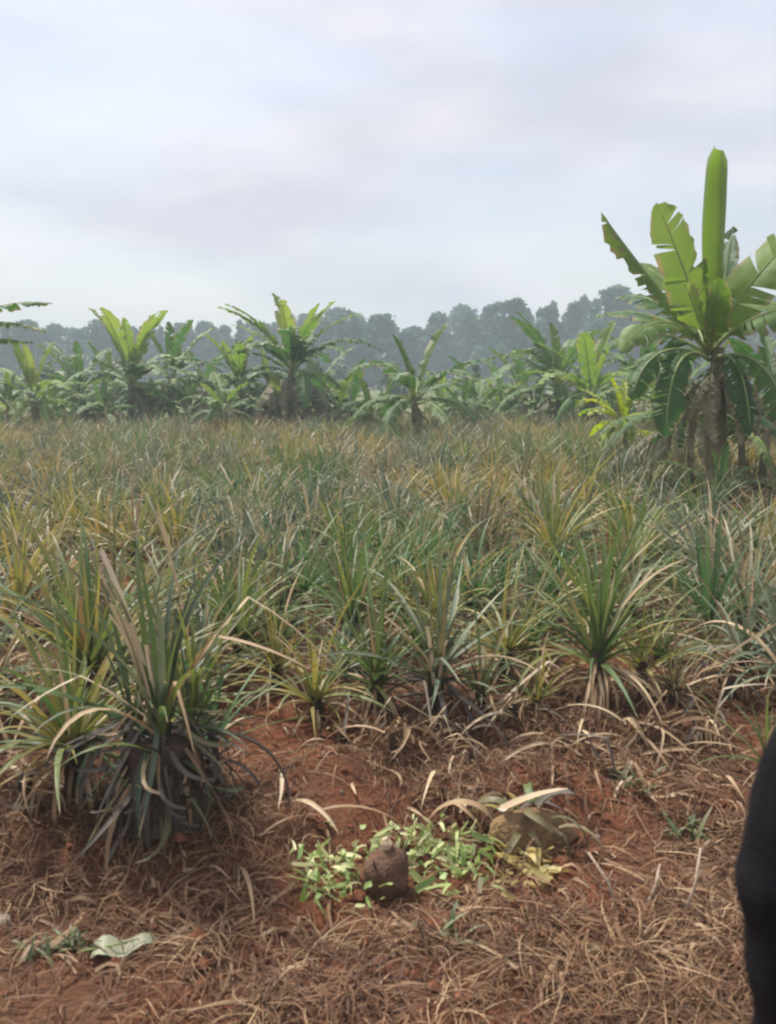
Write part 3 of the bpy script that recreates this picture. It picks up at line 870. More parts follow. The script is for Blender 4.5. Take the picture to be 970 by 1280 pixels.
near_plant(545, 885, .78, 'grey', 'upright grey-green pineapple plant with dry stubs at the field edge', (14, 14, 10, 14), .16, 'dead', 10, [('cut', 5.0, .8, 'dry', .1), ('cut', 4.3, .7, 'dry', .1)], mix='brown')
near_plant(632, 850, .72, 'yellow', 'orange-yellow pineapple plant with leaves arching low', (3, 8, 20, 12), .16, 'dry', 11)
near_plant(745, 880, .80, 'green', 'pineapple plant with yellowing heart over a long dry skirt', (9, 14, 14, 26), .24, 'dry', 12, [('bent', 2.6, .9, 'grey', .25), ('bent', .6, .9, 'grey', .25)], mix='yellow')
near_plant(800, 868, .70, 'yellow', 'small straw-coloured pineapple plant leaning against the long-skirted one', (3, 6, 10, 22), .15, 'dry', 13)
near_plant(885, 805, .82, 'lush', 'clean green upright pineapple plant in front of the big banana trunk', (10, 14, 9, 8), .12, 'dry', 14)
near_plant(985, 870, .8, 'grey', 'grey pineapple plant with long pale arching leaves beside the person', (6, 12, 16, 10), .12, 'dry', 15)
near_plant(958, 968, .42, 'green', 'little green pineapple sucker rooted next to the person', (6, 8, 6, 6), .06, 'dry', 16)
near_plant(440, 800, .84, 'green', 'green pineapple plant with one tall pale leaf sticking up', (10, 14, 12, 10), .14, 'dry', 17, [('inner', .3, 1.1, 'dry', .14)])
near_plant(300, 830, .78, 'green', 'green pineapple plant behind the large old clump', (9, 14, 12, 10), .14, 'dry', 18)
near_plant(345, 860, .6, 'yellow', 'thin yellowing pineapple plant between old clump and red mound', (6, 10, 12, 12), .12, 'dry', 19)
near_plant(690, 770, .8, 'lush', 'fresh green pineapple plant behind the orange-yellow one', (10, 14, 12, 8), .12, 'dry', 20)
near_plant(690, 712, .92, 'yellow', 'golden-yellow pineapple plant in the middle of the field', (8, 14, 16, 6), .14, 'dry', 22)
near_plant(790, 700, .92, 'yellow', 'golden-yellow pineapple plant next to the fallen banana leaf', (8, 14, 16, 6), .14, 'dry', 23)
near_plant(545, 800, .8, 'yellow', 'slender pineapple plant with yellow upright leaf behind the grey-green one', (9, 10, 10, 8), .12, 'dry', 24)
near_plant(170, 712, .95, 'yellow', 'broad orange-tinged yellow pineapple plant behind the arching yellow-green one', (8, 14, 18, 8), .14, 'dry', 25)

# dead drooped bunches: nothing green left
def dead_bunch(px, py, scale, label, n, stem=.22, mat='dry', seed=1):
    g = random.Random(seed)
    P = at(px, py)
    e = empty('dead_pineapple_plant', (P.x, P.y, P.z - .01))
    tag(e, label, 'dead plant', 'dead pineapple bunches')
    USED.append((P.x, P.y, .22 * scale))
    link('stem', CORM, e, scale=(.04 * scale, .04 * scale, stem * .6))
    a = 0
    for i in range(int(n * 1.5)):
        a += 2.4 + g.uniform(-.4, .4)
        link('dead_leaf', g.choice(PLEAF['droop'] + PLEAF['hug'] + PLEAF['bent'][:1]), e, loc=(g.gauss(0, .05), g.gauss(0, .05), stem * g.uniform(.35, .95)), rot=(g.gauss(0, .35), g.gauss(.1, .3), a + g.gauss(0, .8)), scale=scale * g.uniform(.7, 1.5), mat=M[mat if g.random() > .2 else 'dead'])
dead_bunch(912, 872, .62, 'pale brown dead pineapple bunch drooped over the straw behind the person', 26, .24, 'dry', 31)
dead_bunch(492, 950, .5, 'straw-coloured dead bunch hanging down the bank above the brown stump', 20, .20, 'dry', 32)
dead_bunch(800, 925, .5, 'pinkish dry dead bunch lying below the long-skirted pineapple plant', 22, .12, 'dry', 33)
dead_bunch(35, 1010, .55, 'dead bunch with long straw leaves below the sprawling yellowed plant', 18, .22, 'dry', 34)
dead_bunch(10, 870, .6, 'reddish-brown dead bunch at the field edge by the arching plant', 26, .20, 'dry', 35)
dead_bunch(640, 900, .55, 'withered straw bunch collapsed beneath the orange-yellow pineapple plant', 20, .14, 'dry', 37)
dead_bunch(875, 925, .55, 'withered bunch flattened on the bank between the thin weed and pale dead bunch', 20, .10, 'dry', 38)
dead_bunch(590, 955, .42, 'small withered bunch on the red bank above the rotting stump', 14, .09, 'dry', 39)
dead_bunch(765, 975, .42, 'small withered bunch in the straw past the rotting stump', 14, .08, 'dry', 40)
dead_bunch(430, 925, .45, 'withered bunch on top of the bare red soil mound', 14, .10, 'dry', 41)
dead_bunch(545, 925, .45, 'withered bunch under the upright grey-green plant with dry stubs', 16, .10, 'dry', 42)
near_plant(840, 880, .5, 'brown', 'scruffy dull brown pineapple plant below the clean green upright one', (4, 8, 12, 14), .08, 'dry', 61)
near_plant(670, 890, .42, 'yellow', 'scruffy little yellow pineapple plant between two withered bunches', (4, 7, 9, 10), .07, 'dry', 62)
near_plant(930, 845, .6, 'grey', 'half-collapsed grey pineapple plant behind the pale brown dead bunch', (4, 9, 14, 14), .1, 'dry', 63)
near_plant(600, 885, .5, 'green', 'small ragged green pineapple plant beside the upright grey-green one', (5, 9, 10, 10), .08, 'dry', 64, mix='brown')
dead_bunch(700, 935, .45, 'flattened dead bunch on the straw beside the rotting stump', 18, .08, 'dry', 36)

# ------------------------------------------------------------------ pineapple plants of the field
def rosette(name, cls, seed, n=(9, 13, 12), stem=.10):
    g = random.Random(seed)
    mb = MB(); a = g.uniform(0, 6.28)
    for kind, cnt in zip(('inner', 'mid', 'outer'), n):
        for i in range(cnt):
            a += 2.39996 + g.uniform(-.3, .3)
            q = leaf_params(kind, g)
            v, f, t = strip(n=6, twist=g.uniform(-.7, .7), **q)
            rot = np.array([[math.cos(a), -math.sin(a), 0], [math.sin(a), math.cos(a), 0], [0, 0, 1]])
            tl = np.array(Euler((g.gauss(0, .12), g.gauss(0, .12), 0)).to_matrix())
            v = v @ rot.T @ tl.T + np.array([.015 * math.cos(a) + g.gauss(0, .03), .015 * math.sin(a) + g.gauss(0, .03), stem * (1 if kind != 'outer' else .8)])
            dry = g.uniform(.6, 1) if g.random() < .13 else 0.0
            mb.add(v, f, np.stack([np.full_like(t, g.uniform(.15, .85)), t, np.full_like(t, dry)], 1))
    return mb.mesh(name, M[cls])
def skirt(name, mat, seed, n=12, stem=.12):
    g = random.Random(seed)
    mb = MB(); a = 0
    for i in range(n):
        a += 2.4 + g.uniform(-.4, .4)
        v, f, t = strip(n=6, twist=g.uniform(-.8, .8), **leaf_params('droop', g))
        rot = np.array([[math.cos(a), -math.sin(a), 0], [math.sin(a), math.cos(a), 0], [0, 0, 1]])
        v = v @ rot.T * .85 + np.array([.03 * math.cos(a), .03 * math.sin(a), stem * g.uniform(.4, .95)])
        v[:, 2] = np.maximum(v[:, 2], -.02)
        mb.add(v, f, np.stack([np.full_like(t, g.uniform(.1, .9)), t, 0 * t], 1))
    return mb.mesh(name, M[mat])
CLS = {'green': [], 'grey': [], 'yellow': [], 'lush': [], 'brown': []}
for ci, c_ in enumerate(CLS):
    for k in range(4):
        CLS[c_].append(rosette('pineapple_rosette', c_, 100 + ci * 10 + k, ((12, 18, 18), (9, 20, 20), (15, 18, 14), (8, 16, 24))[k]))
SK = [skirt('dead_leaf_skirt', 'dry' if k % 3 == 2 else 'dead', 150 + k) for k in range(6)]
FIELD_LABEL = {'green': 'spiky green pineapple plant', 'grey': 'weathered grey-green pineapple plant',
               'brown': 'dull olive-brown pineapple plant', 'yellow': 'yellowing pineapple plant', 'lush': 'deep fresh green pineapple plant'}
spots = []
sy = 3.3
def front(x):           # where the field begins, metres ahead of the camera
    return float(np.interp(x, [-3, -1.6, -.9, -.3, .3, .8, 1.4, 2.5, 4], [3.2, 3.2, 3.4, 4.0, 4.1, 4.1, 4.3, 4.5, 4.5]))
while sy < 24:
    half = sy * .50 + .9
    sx = -half + rnd.uniform(0, .5)
    while sx < half:
        x, y = sx + rnd.gauss(0, .11), sy + rnd.gauss(0, .13)
        ok = y > front(x) and all((x - a) ** 2 + (y - b) ** 2 > (.14 + r_ * .8) ** 2 for a, b, r_ in USED) and (x - hx) ** 2 + (y - HY) ** 2 > .5 and rnd.random() > .04
        if ok: spots.append((x, y))
        sx += rnd.uniform(.40, .68)
    sy += .52
low = []
for _ in range(400):
    x = rnd.uniform(-1.9, 2.6); y = rnd.uniform(3.5, 7.0)
    if y > front(x) - .1 and all((x - a) ** 2 + (y - b) ** 2 > .22 ** 2 for a, b, r_ in USED) and all((x - a) ** 2 + (y - b) ** 2 > .30 ** 2 for a, b in spots + low):
        low.append((x, y))
spots += low
spots.sort(key=lambda q: q[1])
low = set(low)
n_single = 300 - 26
def pick_class(x, y):
    v = 1.35 * (math.sin(x * 1.1 + 1.3 + .5 * y) + math.sin(y * .9 - x * .75)) + rnd.gauss(0, .55)
    if rnd.random() < .10 + .20 * float(smooth(7, 15, y)): return 'brown'
    return 'yellow' if v > 1.05 else ('grey' if v > -.35 else ('green' if v > -1.5 else 'lush'))
rest = MB()
for i, (x, y) in enumerate(spots):
    c_ = pick_class(x, y)
    s = rnd.uniform(.40, .62) if (x, y) in low else rnd.uniform(.62, .98); rz = rnd.uniform(0, 6.28); tx, ty = rnd.gauss(0, .08), rnd.gauss(0, .08)
    z = gz(x, y) - .01
    if i < n_single:
        e = empty('pineapple_plant', (x, y, z), rz)
        e.rotation_euler = (tx, ty, rz); e.scale = (s, s, s * rnd.uniform(.85, 1.05))
        link('foliage', rnd.choice(CLS[c_]), e)
        link('dead_leaves', rnd.choice(SK), e, rot=(0, 0, rnd.uniform(0, 6.28)))
        size = 'small ' if s < .76 else ('tall ' if s > .95 else '')
        if (x - hx) ** 2 + (y - HY) ** 2 < 2.6 ** 2: place = 'around the foot of the big banana plant'
        elif y < front(x) + .9: place = 'along the front edge of the field'
        elif y < 7.5: place = 'in the rows just behind the field edge'
        elif y < 10.5: place = 'in the middle rows of the field'
        else: place = 'in the back rows toward the bananas'
        tag(e, size + FIELD_LABEL[c_] + ' ' + place, 'pineapple plant', 'pineapple plants in the field')
    else:
        rest_i = rnd.choice(CLS[c_])
        mw = Matrix.LocRotScale(Vector((x, y, z)), Euler((tx, ty, rz)), Vector((s, s, s)))
        vv = np.empty(len(rest_i.vertices) * 3); rest_i.vertices.foreach_get('co', vv)
        vv = vv.reshape(-1, 3) @ np.array(mw.to_3x3()).T + np.array(mw.translation)
        tt = np.empty(len(rest_i.vertices) * 4, np.float32); rest_i.attributes['tint'].data.foreach_get('color', tt)
        rest.cls = getattr(rest, 'cls', {}); rest.cls.setdefault(c_, []).append((rest_i, vv, tt.reshape(-1, 4)[:, :3]))
# the farther rows, one mass
vs, fs, ts, mi, n = [], [], [], [], 0
for k, c_ in enumerate(CLS):
    for src, vv, tt in rest.cls.get(c_, []):
        vs.append(vv); ts.append(tt)
        lp = np.empty(len(src.loops), np.int32); src.loops.foreach_get('vertex_index', lp)
        fs.append(lp.reshape(-1, 4) + n); mi.append(np.full(len(src.polygons), k)); n += len(vv)
me = mesh_from('far_pineapple_rows', np.vstack(vs), np.vstack(fs), None, np.vstack(ts))
for c_ in CLS: me.materials.append(M[c_])
me.polygons.foreach_set('material_index', np.concatenate(mi).astype(np.int32))
tag(link('far_pineapple_rows', me), 'far rows of pineapple plants merging into one mass before the bananas', 'pineapple rows', kind='stuff')

# ------------------------------------------------------------------ straw and litter on the ground
def scatter_strands(n, area, lmin, lmax, w, zlift, seed, arch=.03, curl=1.2, dens=None):
    g = np.random.default_rng(seed)
    x = g.uniform(area[0], area[1], n * 5); y = area[2] + (area[3] - area[2]) * g.random(n * 5) ** 1.25
    if dens is not None:
        keep = g.random(len(x)) < dens(x, y)
        x, y = x[keep][:n], y[keep][:n]
    else: x, y = x[:n], y[:n]
    n = len(x)
    L = g.uniform(lmin, lmax, n) * (0.6 + .4 * g.random(n)); a = g.uniform(0, 2 * math.pi, n); cv = g.normal(0, curl, n)
    K = 5
    px = np.zeros((n, K)); py = np.zeros((n, K)); px[:, 0] = x; py[:, 0] = y
    ang = a.copy()
    dirs = [ang.copy()]
    for k in range(1, K):
        px[:, k] = px[:, k - 1] + np.cos(ang) * L / (K - 1); py[:, k] = py[:, k - 1] + np.sin(ang) * L / (K - 1)
        ang = ang + cv / (K - 1); dirs.append(ang.copy())
    s = np.linspace(0, 1, K)[None, :]
    lift = g.exponential(zlift, n)[:, None]
    z = ground_height(px, py) + .004 + lift + (g.exponential(arch, n)[:, None]) * np.sin(np.pi * s) + g.normal(0, .35, n)[:, None] * L[:, None] * .18 * np.maximum(0, s - .3)
    z = np.maximum(z, ground_height(px, py) + .002)
    d = np.stack(dirs, 1)
    ww = w * g.uniform(.5, 1.5, n)[:, None] * (1 - .6 * s)
    roll = g.uniform(-.9, .9, n)[:, None]
    ox, oy, oz = -np.sin(d) * ww * np.cos(roll), np.cos(d) * ww * np.cos(roll), ww * np.sin(roll)
    A = np.stack([px + ox, py + oy, z + oz], 2); B = np.stack([px - ox, py - oy, z - oz], 2)
    V = np.stack([A, B], 2).reshape(n, K * 2, 3)
    base = (np.arange(n) * K * 2)[:, None, None]
    q = np.array([[2 * k, 2 * k + 1, 2 * k + 3, 2 * k + 2] for k in range(K - 1)])[None]
    Fc = (base + q).reshape(-1, 4)
    tint = np.zeros((n, K * 2, 3)); tint[..., 0] = np.clip(g.normal(.45, .25, n), 0, 1)[:, None]
    return V.reshape(-1, 3), Fc, tint.reshape(-1, 3)

def clump_noise(x, y):
    return .5 + .25 * np.sin(3.1 * x + 1.7 * y + .4) + .25 * np.sin(-2.3 * x + 4.1 * y + 2.0) + .2 * np.sin(7 * x + 2.2 * y)
mp = at(420, 1000)
def dens_fg(x, y):
    d = np.clip(clump_noise(x, y), .12, 1) * (1 - .85 * np.exp(-((x - mp.x) / .22) ** 2 - ((y - mp.y) / .16) ** 2))
    left = smooth(-.1, -.9, x) * smooth(2.7, 2.3, y)
    near = 1 + .9 * smooth(2.6, 2.1, y) * smooth(-.5, .1, x)
    return np.clip(d * (1 - .55 * left) * near * .6, 0, 1)
V1, F1, T1 = scatter_strands(44000, (-2.1, 2.3, 1.5, 5.4), .03, .20, .0020, .006, 41, .012, 1.0, dens=dens_fg)
tag(link('dry_straw', mesh_from('dry_straw', V1, F1, M['straw'], T1)), 'tangled dry brown grass straw strewn over the red soil', 'straw', kind='stuff')
V2, F2, T2 = scatter_strands(3000, (-2.2, 2.6, 2.0, 6.2), .04, .22, .006, .005, 42, .010, .8, dens=dens_fg)
tag(link('dry_leaf_litter', mesh_from('dry_leaf_litter', V2, F2, M['dry'], T2)), 'litter of broken dry pineapple leaves on the bank', 'leaf litter', kind='stuff')
V3, F3, T3 = scatter_strands(4500, (-9, 9, 4.5, 16), .15, .4, .010, .01, 43, .04, 1.2)
tag(link('field_leaf_litter', mesh_from('field_leaf_litter', V3, F3, M['dry'], T3)), 'dry leaf litter between the pineapple rows', 'leaf litter', kind='stuff')

# dry grass tussocks in the foreground
def tuft_mesh(seed, n, L, w, mat, spread=1.0):
    g = random.Random(seed)
    mb = MB()
    for i in range(n):
        a = g.uniform(0, 6.28)
        v, f, t = strip(L * g.uniform(.5, 1.2), w * g.uniform(.6, 1.3), R(g.uniform(15, 75)), g.uniform(.6, 2.0) * spread, n=5, fold=.2, twist=g.uniform(-1, 1), side=g.uniform(-1.2, 1.2))
        rot = np.array([[math.cos(a), -math.sin(a), 0], [math.sin(a), math.cos(a), 0], [0, 0, 1]])
        v = v @ rot.T + np.array([g.gauss(0, .04), g.gauss(0, .04), -.005])
        v[:, 2] = np.maximum(v[:, 2], .0)
        mb.add(v, f, np.stack([np.full_like(t, g.uniform(0, 1)), t, 0 * t], 1))
    return mb.mesh('grass_blades', M[mat])
tufts = [tuft_mesh(200 + k, 70, .26, .006, 'straw', 1.2) for k in range(4)]
TUFT = [(450, 1235), (560, 1250), (640, 1200), (720, 1230), (800, 1190), (860, 1240), (690, 1150), (540, 1180), (330, 1260), (905, 1170), (600, 1140), (480, 1180), (770, 1265), (400, 1190), (250, 1180), (60, 1100), (840, 1130), (300, 1090), (900, 1050), (560, 990)]
for i, (px, py) in enumerate(TUFT):
    P = at(px, py)
    e = empty('dry_grass_tuft', P, rnd.uniform(0, 6.28)); e.scale = (rnd.uniform(.6, 1.0),) * 2 + (rnd.uniform(.25, .5),)
    link('foliage', tufts[i % 4], e)
    anc = [((520, 1110), 'beside the green leaf cuttings'), ((930, 1100), 'close to the person'), ((800, 1100), 'around the thin bare stalks'), ((110, 1180), 'near the pale fallen leaf'), ((260, 1080), 'in front of the large old clump'), ((640, 1000), 'by the rotting stump')]
    wh = min(anc, key=lambda q: (q[0][0] - px) ** 2 + (q[0][1] - py) ** 2)[1] if py < 1225 else 'in the densest straw'
    tag(e, 'matted tuft of dry brown grass ' + wh, 'grass tuft', 'dry grass tufts in the trodden strip')

# single dry leaves one can pick out
dl = []
for k in range(8):
    g_ = random.Random(400 + k)
    v, f, t = strip(g_.uniform(.20, .34), g_.uniform(.018, .034), R(g_.uniform(5, 40)), g_.uniform(.6, 1.6), p=1.0, n=7, fold=.5, twist=g_.uniform(-1.5, 1.5), side=g_.uniform(-1.1, 1.1), base=.2)
    v[:, 2] -= v[:, 2].min()
    mb = MB(); mb.add(v, f, np.stack([np.full_like(t, .55), t, 0 * t], 1)); dl.append(mb.mesh('dry_leaf', M['dry']))
def dry_leaf(px, py, k, rz, s, label, tilt=0.0, mat='dry', group='loose dry leaves on the ground', dz=0.0):
    P = at(px, py)
    o = link('dry_leaf', dl[k], None, loc=P + Vector((0, 0, .004 + dz)), rot=(tilt, 0, rz), scale=s, mat=M[mat])
    tag(o, label, 'dry leaf', group)
LB = {'soil': 'curled pale dry leaf lying loose on the red bank', 'straw': 'curled dry leaf lying loose on the straw'}
for (px, py, k, rz, s) in ((365, 1010, 0, 5.5, 1.1), (385, 1030, 2, .1, 1.0), (352, 985, 4, 4.9, .8), (545, 980, 1, 4.5, .9), (560, 1005, 3, 5.3, .8), (575, 1030, 5, 1.2, .9), (530, 1020, 6, 2.4, .7),
                           (715, 940, 2, .4, .9), (850, 940, 7, 5.8, 1.1), (835, 930, 1, .3, 1.2), (760, 960, 3, 2.8, .9), (820, 1010, 4, 1.9, .8), (730, 905, 0, 4.4, .9), (780, 915, 5, 4.9, 1.0), (870, 955, 6, 3.3, 1.0),
                           (690, 990, 2, 1.4, .8), (905, 985, 3, 4.7, .7), (590, 930, 4, .8, .9), (640, 905, 1, 2.7, .8), (405, 940, 5, 3.6, .7), (325, 1050, 7, .6, .8), (300, 1085, 2, 5.1, .9), (445, 1000, 6, 1.9, .6)):
    dry_leaf(px, py, k, rz, s, LB['soil'])
for i in range(30):
    dry_leaf(rnd.uniform(20, 905), rnd.uniform(1070, 1265), rnd.randrange(8), rnd.uniform(0, 6.28), rnd.uniform(.28, .55), LB['straw'], mat='straw')

# three bare stalks
for (x0, y0, x1, y1, lab) in ((735, 1065, 775, 1140, 'longest thin bare stalk in the straw, leaning toward the green cuttings'),
                              (825, 1080, 803, 1138, 'short thin bare stalk propped in the straw between two longer ones'),
                              (876, 1060, 852, 1150, 'thin bent bare stalk in the straw next to the person')):
    b_ = at(x1, y1)
    d = ray(x0, y0)
    tpt = Vector((0, 0, CAM_Z)) + d * ((b_.y + .10) / d.y)
    mb = MB()
    mid = b_.lerp(tpt, .5) + Vector((.012, 0, 0))
    mb.add(*tube([Vector((0, 0, -.02)), mid - b_, tpt - b_], [.006, .005, .0035], 6))
    fork = mid - b_
    mb.add(*tube([fork, fork + Vector((.015, .01, .03))], [.003, .0015], 5))
    tag(link('bare_stalk', mb.mesh('bare_stalk', M['stick']), None, loc=b_), lab, 'stalk')

# ------------------------------------------------------------------ stump and its ring of cuttings
SP = at(481, 1112)
st = empty('plant_stump', SP)
tag(st, 'brown scaly barrel-shaped stump standing in ring of green leaf cuttings', 'stump')
def stump_meshes():
    mb = MB(); v, f = [], []
    n, rows = 20, 14
    H, r = .135, .056
    for i in range(rows + 1):
        s = i / rows
        rr = r * (.78 + .42 * math.sin(math.pi * (.12 + .62 * s)) - .30 * max(0, s - .7)) * math.sqrt(max(.12, 1 - (max(0, s - .62) / .40) ** 2))
        for k in range(n):
            a = 2 * math.pi * (k + .5 * (i % 2)) / n
            q = rr * (1 + .08 * ((i + k) % 2) + .07 * math.sin(2 * a + i * .6) + .05 * math.sin(5 * a + i))
            v.append((q * math.cos(a) + .012 * s * s, q * math.sin(a), -.03 + s * (H + .03)))
    for i in range(rows):
        for k in range(n):
            f.append([i * n + k, i * n + (k + 1) % n, (i + 1) * n + (k + 1) % n, (i + 1) * n + k])
    v.append((0, 0, H + .015)); f += [[rows * n + k, rows * n + (k + 1) % n, len(v) - 1] for k in range(n)]
    mb.add(v, f)
    return mb.mesh('stump_body', M['stump'])
link('body', stump_meshes(), st)
cutm = MB()
v, f = tube([(.0, 0, .128), (.006, 0, .152), (.000, .002, .166)], [.016, .019, .010], 7); cutm.add(v, f)
link('cut_top', cutm.mesh('cut_top', M['cut'], False), st)
for k in range(9):
    a = k * 2.4
    v, f, t = strip(.03 + .02 * (k % 3), .016, R(60), -.3, n=3, fold=.3)
    mb = MB(); mb.add(v, f, np.stack([0 * t + .3, t, 0 * t], 1))
    link('leaf_base', mb.mesh('leaf_base', M['dead']), st, loc=(.055 * math.cos(a), .055 * math.sin(a), .02 + .01 * k), rot=(0, 0, a))

pile = empty('leaf_cutting_pile', at(520, 1090))
tag(pile, 'heap of fresh pale green leaf cuttings ringed round the brown stump', 'leaf pile')
po = Vector(pile.location)
scr = []
for k in range(10):
    g_ = random.Random(500 + k)
    v, f, t = strip(g_.uniform(.035, .08), g_.uniform(.016, .028), R(g_.uniform(0, 40)), g_.uniform(-.5, 1.5), n=4, fold=g_.uniform(.1, .6), tip=g_.uniform(.3, .9), twist=g_.uniform(-1, 1))
    v[:, 2] -= v[:, 2].min()
    mb = MB(); mb.add(v, f, np.stack([0 * t + .5, t, 0 * t], 1)); scr.append(mb.mesh('leaf_scrap', M['scrap']))
g_ = random.Random(77)
cnt = 0
while cnt < 298:
    side = g_.random()
    if side < .42: px, py = g_.gauss(412, 26), g_.gauss(1106, 19)
    elif side < .85: px, py = g_.gauss(562, 42), g_.gauss(1086, 18)
    elif side < .95: px, py = g_.gauss(515, 18), g_.gauss(1060, 14)
    else: px, py = g_.uniform(430, 640), g_.gauss(1128, 8)
    if not (362 < px < 690 and 1040 < py < 1148): continue
    P = at(px, py)
    if (P.x - SP.x) ** 2 + (P.y - SP.y) ** 2 < .07 ** 2: continue
    cnt += 1
    link('leaf_scrap', g_.choice(scr), pile, loc=P - po + Vector((0, 0, .018 + abs(g_.gauss(0, .025)))), rot=(g_.gauss(0, .6), g_.gauss(0, .6), g_.uniform(0, 6.28)), scale=(g_.uniform(.3, 1.25), g_.uniform(.25, .95), .8), mat=M['scrap'])
py_ = empty('leaf_cutting_pile', at(660, 1090))
tag(py_, 'small heap of yellowed leaf cuttings at the end of the green ones', 'leaf pile')
po = Vector(py_.location)
for i in range(70):
    P = at(g_.gauss(660, 20), g_.gauss(1088, 14))
    link('leaf_scrap', g_.choice(scr), py_, loc=P - po + Vector((0, 0, .004 + abs(g_.gauss(0, .02)))), rot=(g_.gauss(0, .5), g_.gauss(0, .5), g_.uniform(0, 6.28)), scale=g_.uniform(.6, 1.1), mat=M['scrapy'])

# ------------------------------------------------------------------ rotting stump with its bent-over leaves
RP = at(660, 1010)
rs = empty('rotting_stump', RP)
tag(rs, 'rotting olive-brown pineapple stump hooded by bent leaves, pale leaf on top', 'stump')
mb = MB(); v, f = [], []
n, rows = 18, 9
for i in range(rows + 1):
    s = i / rows
    rr = .115 * math.cos(s * 1.45) ** .8
    for k in range(n):
        a = 2 * math.pi * k / n
        q = rr * (1 + .20 * math.sin(2 * a + 1) + .12 * math.sin(3 * a + i * .5) + .08 * math.sin(7 * a + i))
        v.append((q * 1.15 * math.cos(a), q * .9 * math.sin(a), -.03 + (.14 + .04 * math.sin(a * 2 + .5) * (1 - s)) * math.sin(s * 1.5)))
for i in range(rows):
    for k in range(n):
        f.append([i * n + k, i * n + (k + 1) % n, (i + 1) * n + (k + 1) % n, (i + 1) * n + k])
f.append([rows * n + k for k in range(n)])
mb.add(v, f)
link('body', mb.mesh('stump_body', plain_mat('rotting_stump', [(0.3, (0.13, 0.080, 0.040)), (0.5, (0.24, 0.15, 0.070)), (0.7, (0.31, 0.22, 0.11))], 14, 0.85, 0.9, 50)), rs)
g_ = random.Random(81)
hood = []
for k in range(4):
    v, f, t = strip(.34, .05, R(55), 2.6, p=.8, n=9, fold=.25, tip=.3, side=g_.uniform(-.4, .4)); mb = MB(); mb.add(v, f, np.stack([0 * t + .4, t, 0 * t], 1)); hood.append(mb.mesh('leaf', M['dead']))
for k in range(18):
    a = k * 2.4
    link('dead_leaf', hood[k % 4], rs, loc=(.05 * math.cos(a) + g_.gauss(0, .03), .05 * math.sin(a) + g_.gauss(0, .03), .06 + .03 * (k % 3)), rot=(g_.gauss(0, .3), g_.gauss(0, .3), a + g_.gauss(0, .5)), scale=g_.uniform(.4, .85), mat=M[('brown', 'yellow', 'brown', 'dead', 'dry')[k % 5]])
v, f, t = strip(.24, .045, R(20), .35, n=6, fold=.3, tip=.1); mb = MB(); mb.add(v, f, np.stack([0 * t + .45, t, 0 * t], 1))
link('pale_leaf', mb.mesh('pale_leaf', M['dry']), rs, loc=(-.09, -.02, .125), rot=(0, 0, .25))

# weeds
def weed(px, py, s, label, n, seed, mat='weed', flower=False):
    g = random.Random(seed)
    P = at(px, py)
    e = empty('weed', P); e.scale = (s, s, s)
    tag(e, label, 'weed')
    for i in range(n):
        a = g.uniform(0, 6.28)
        v, f, t = strip(g.uniform(.06, .14), g.uniform(.012, .03), R(g.uniform(20, 80)), g.uniform(.3, 1.5), n=5, fold=.2, side=g.uniform(-.5, .5))
        mb = MB(); mb.add(v, f, np.stack([0 * t + g.random(), t, 0 * t], 1))
        link('leaf', mb.mesh('leaf', M[mat]), e, loc=(g.gauss(0, .035), g.gauss(0, .03), -.004), rot=(0, 0, a))
    if flower:
        mb = MB()
        for k in range(5):
            a = k * 1.257
            v, f, t = strip(.018, .014, R(25), .2, n=3, fold=.1, tip=.5)
            rot = np.array([[math.cos(a), -math.sin(a), 0], [math.sin(a), math.cos(a), 0], [0, 0, 1]])
            mb.add(v @ rot.T + np.array([0, 0, .10]), f, np.zeros((len(v), 3)))
        mb.add(*tube([(0, 0, 0), (0, 0, .10)], [.003, .002], 5))
        link('flower', mb.mesh('flower', plain_mat('white_petal', [(0.3, (.75, .75, .72)), (.7, (.8, .8, .78))], 5, .6)), e)
weed(627, 1045, .9, 'small dark green weed with white flower below the rotting stump', 26, 1, flower=True)
weed(88, 1186, .62, 'grey-green weed patch behind the pale fallen leaf', 34, 2)
weed(55, 1195, .6, 'smaller grey-green weed beyond the pale leaf on trodden soil', 20, 3)
weed(860, 1025, 1.0, 'sparse green weed in the straw near the person', 22, 4)
weed(560, 1170, .8, 'faint green weed in dry grass below the leaf cuttings', 14, 5)
weed(790, 985, .9, 'sparse green weed in the straw below the dead bunches', 16, 6)

# stones
def stone(px, py, sx, sy_, sz, label, seed, mat):
    g = np.random.default_rng(seed)
    v, f = [], []
    n, rows = 14, 7
    for i in range(rows + 1):
        ph = math.pi * i / rows
        for k in range(n):
            a = 2 * math.pi * k / n
            q = 1 + .10 * math.sin(2 * a + seed) + .08 * math.sin(5 * a + 2 * ph)
            v.append((sx * q * math.sin(ph) * math.cos(a), sy_ * q * math.sin(ph) * math.sin(a), sz * math.cos(ph) + sz * .45))
    for i in range(rows):
        for k in range(n):
            f.append([i * n + k, i * n + (k + 1) % n, (i + 1) * n + (k + 1) % n, (i + 1) * n + k])
    mb = MB(); mb.add(v, f)
    tag(link('stone', mb.mesh('stone', M[mat]), None, loc=at(px, py), rot=(0, 0, seed)), label, 'stone')
v, f, t = strip(.17, .075, R(9), .35, p=1.0, n=8, fold=.12, tip=.12, twist=.25, side=.5)
v[:, 2] += .012 * np.sin(v[:, 0] * 60)
mb = MB(); mb.add(v, f, np.stack([0 * t + .5, t, 0 * t], 1))
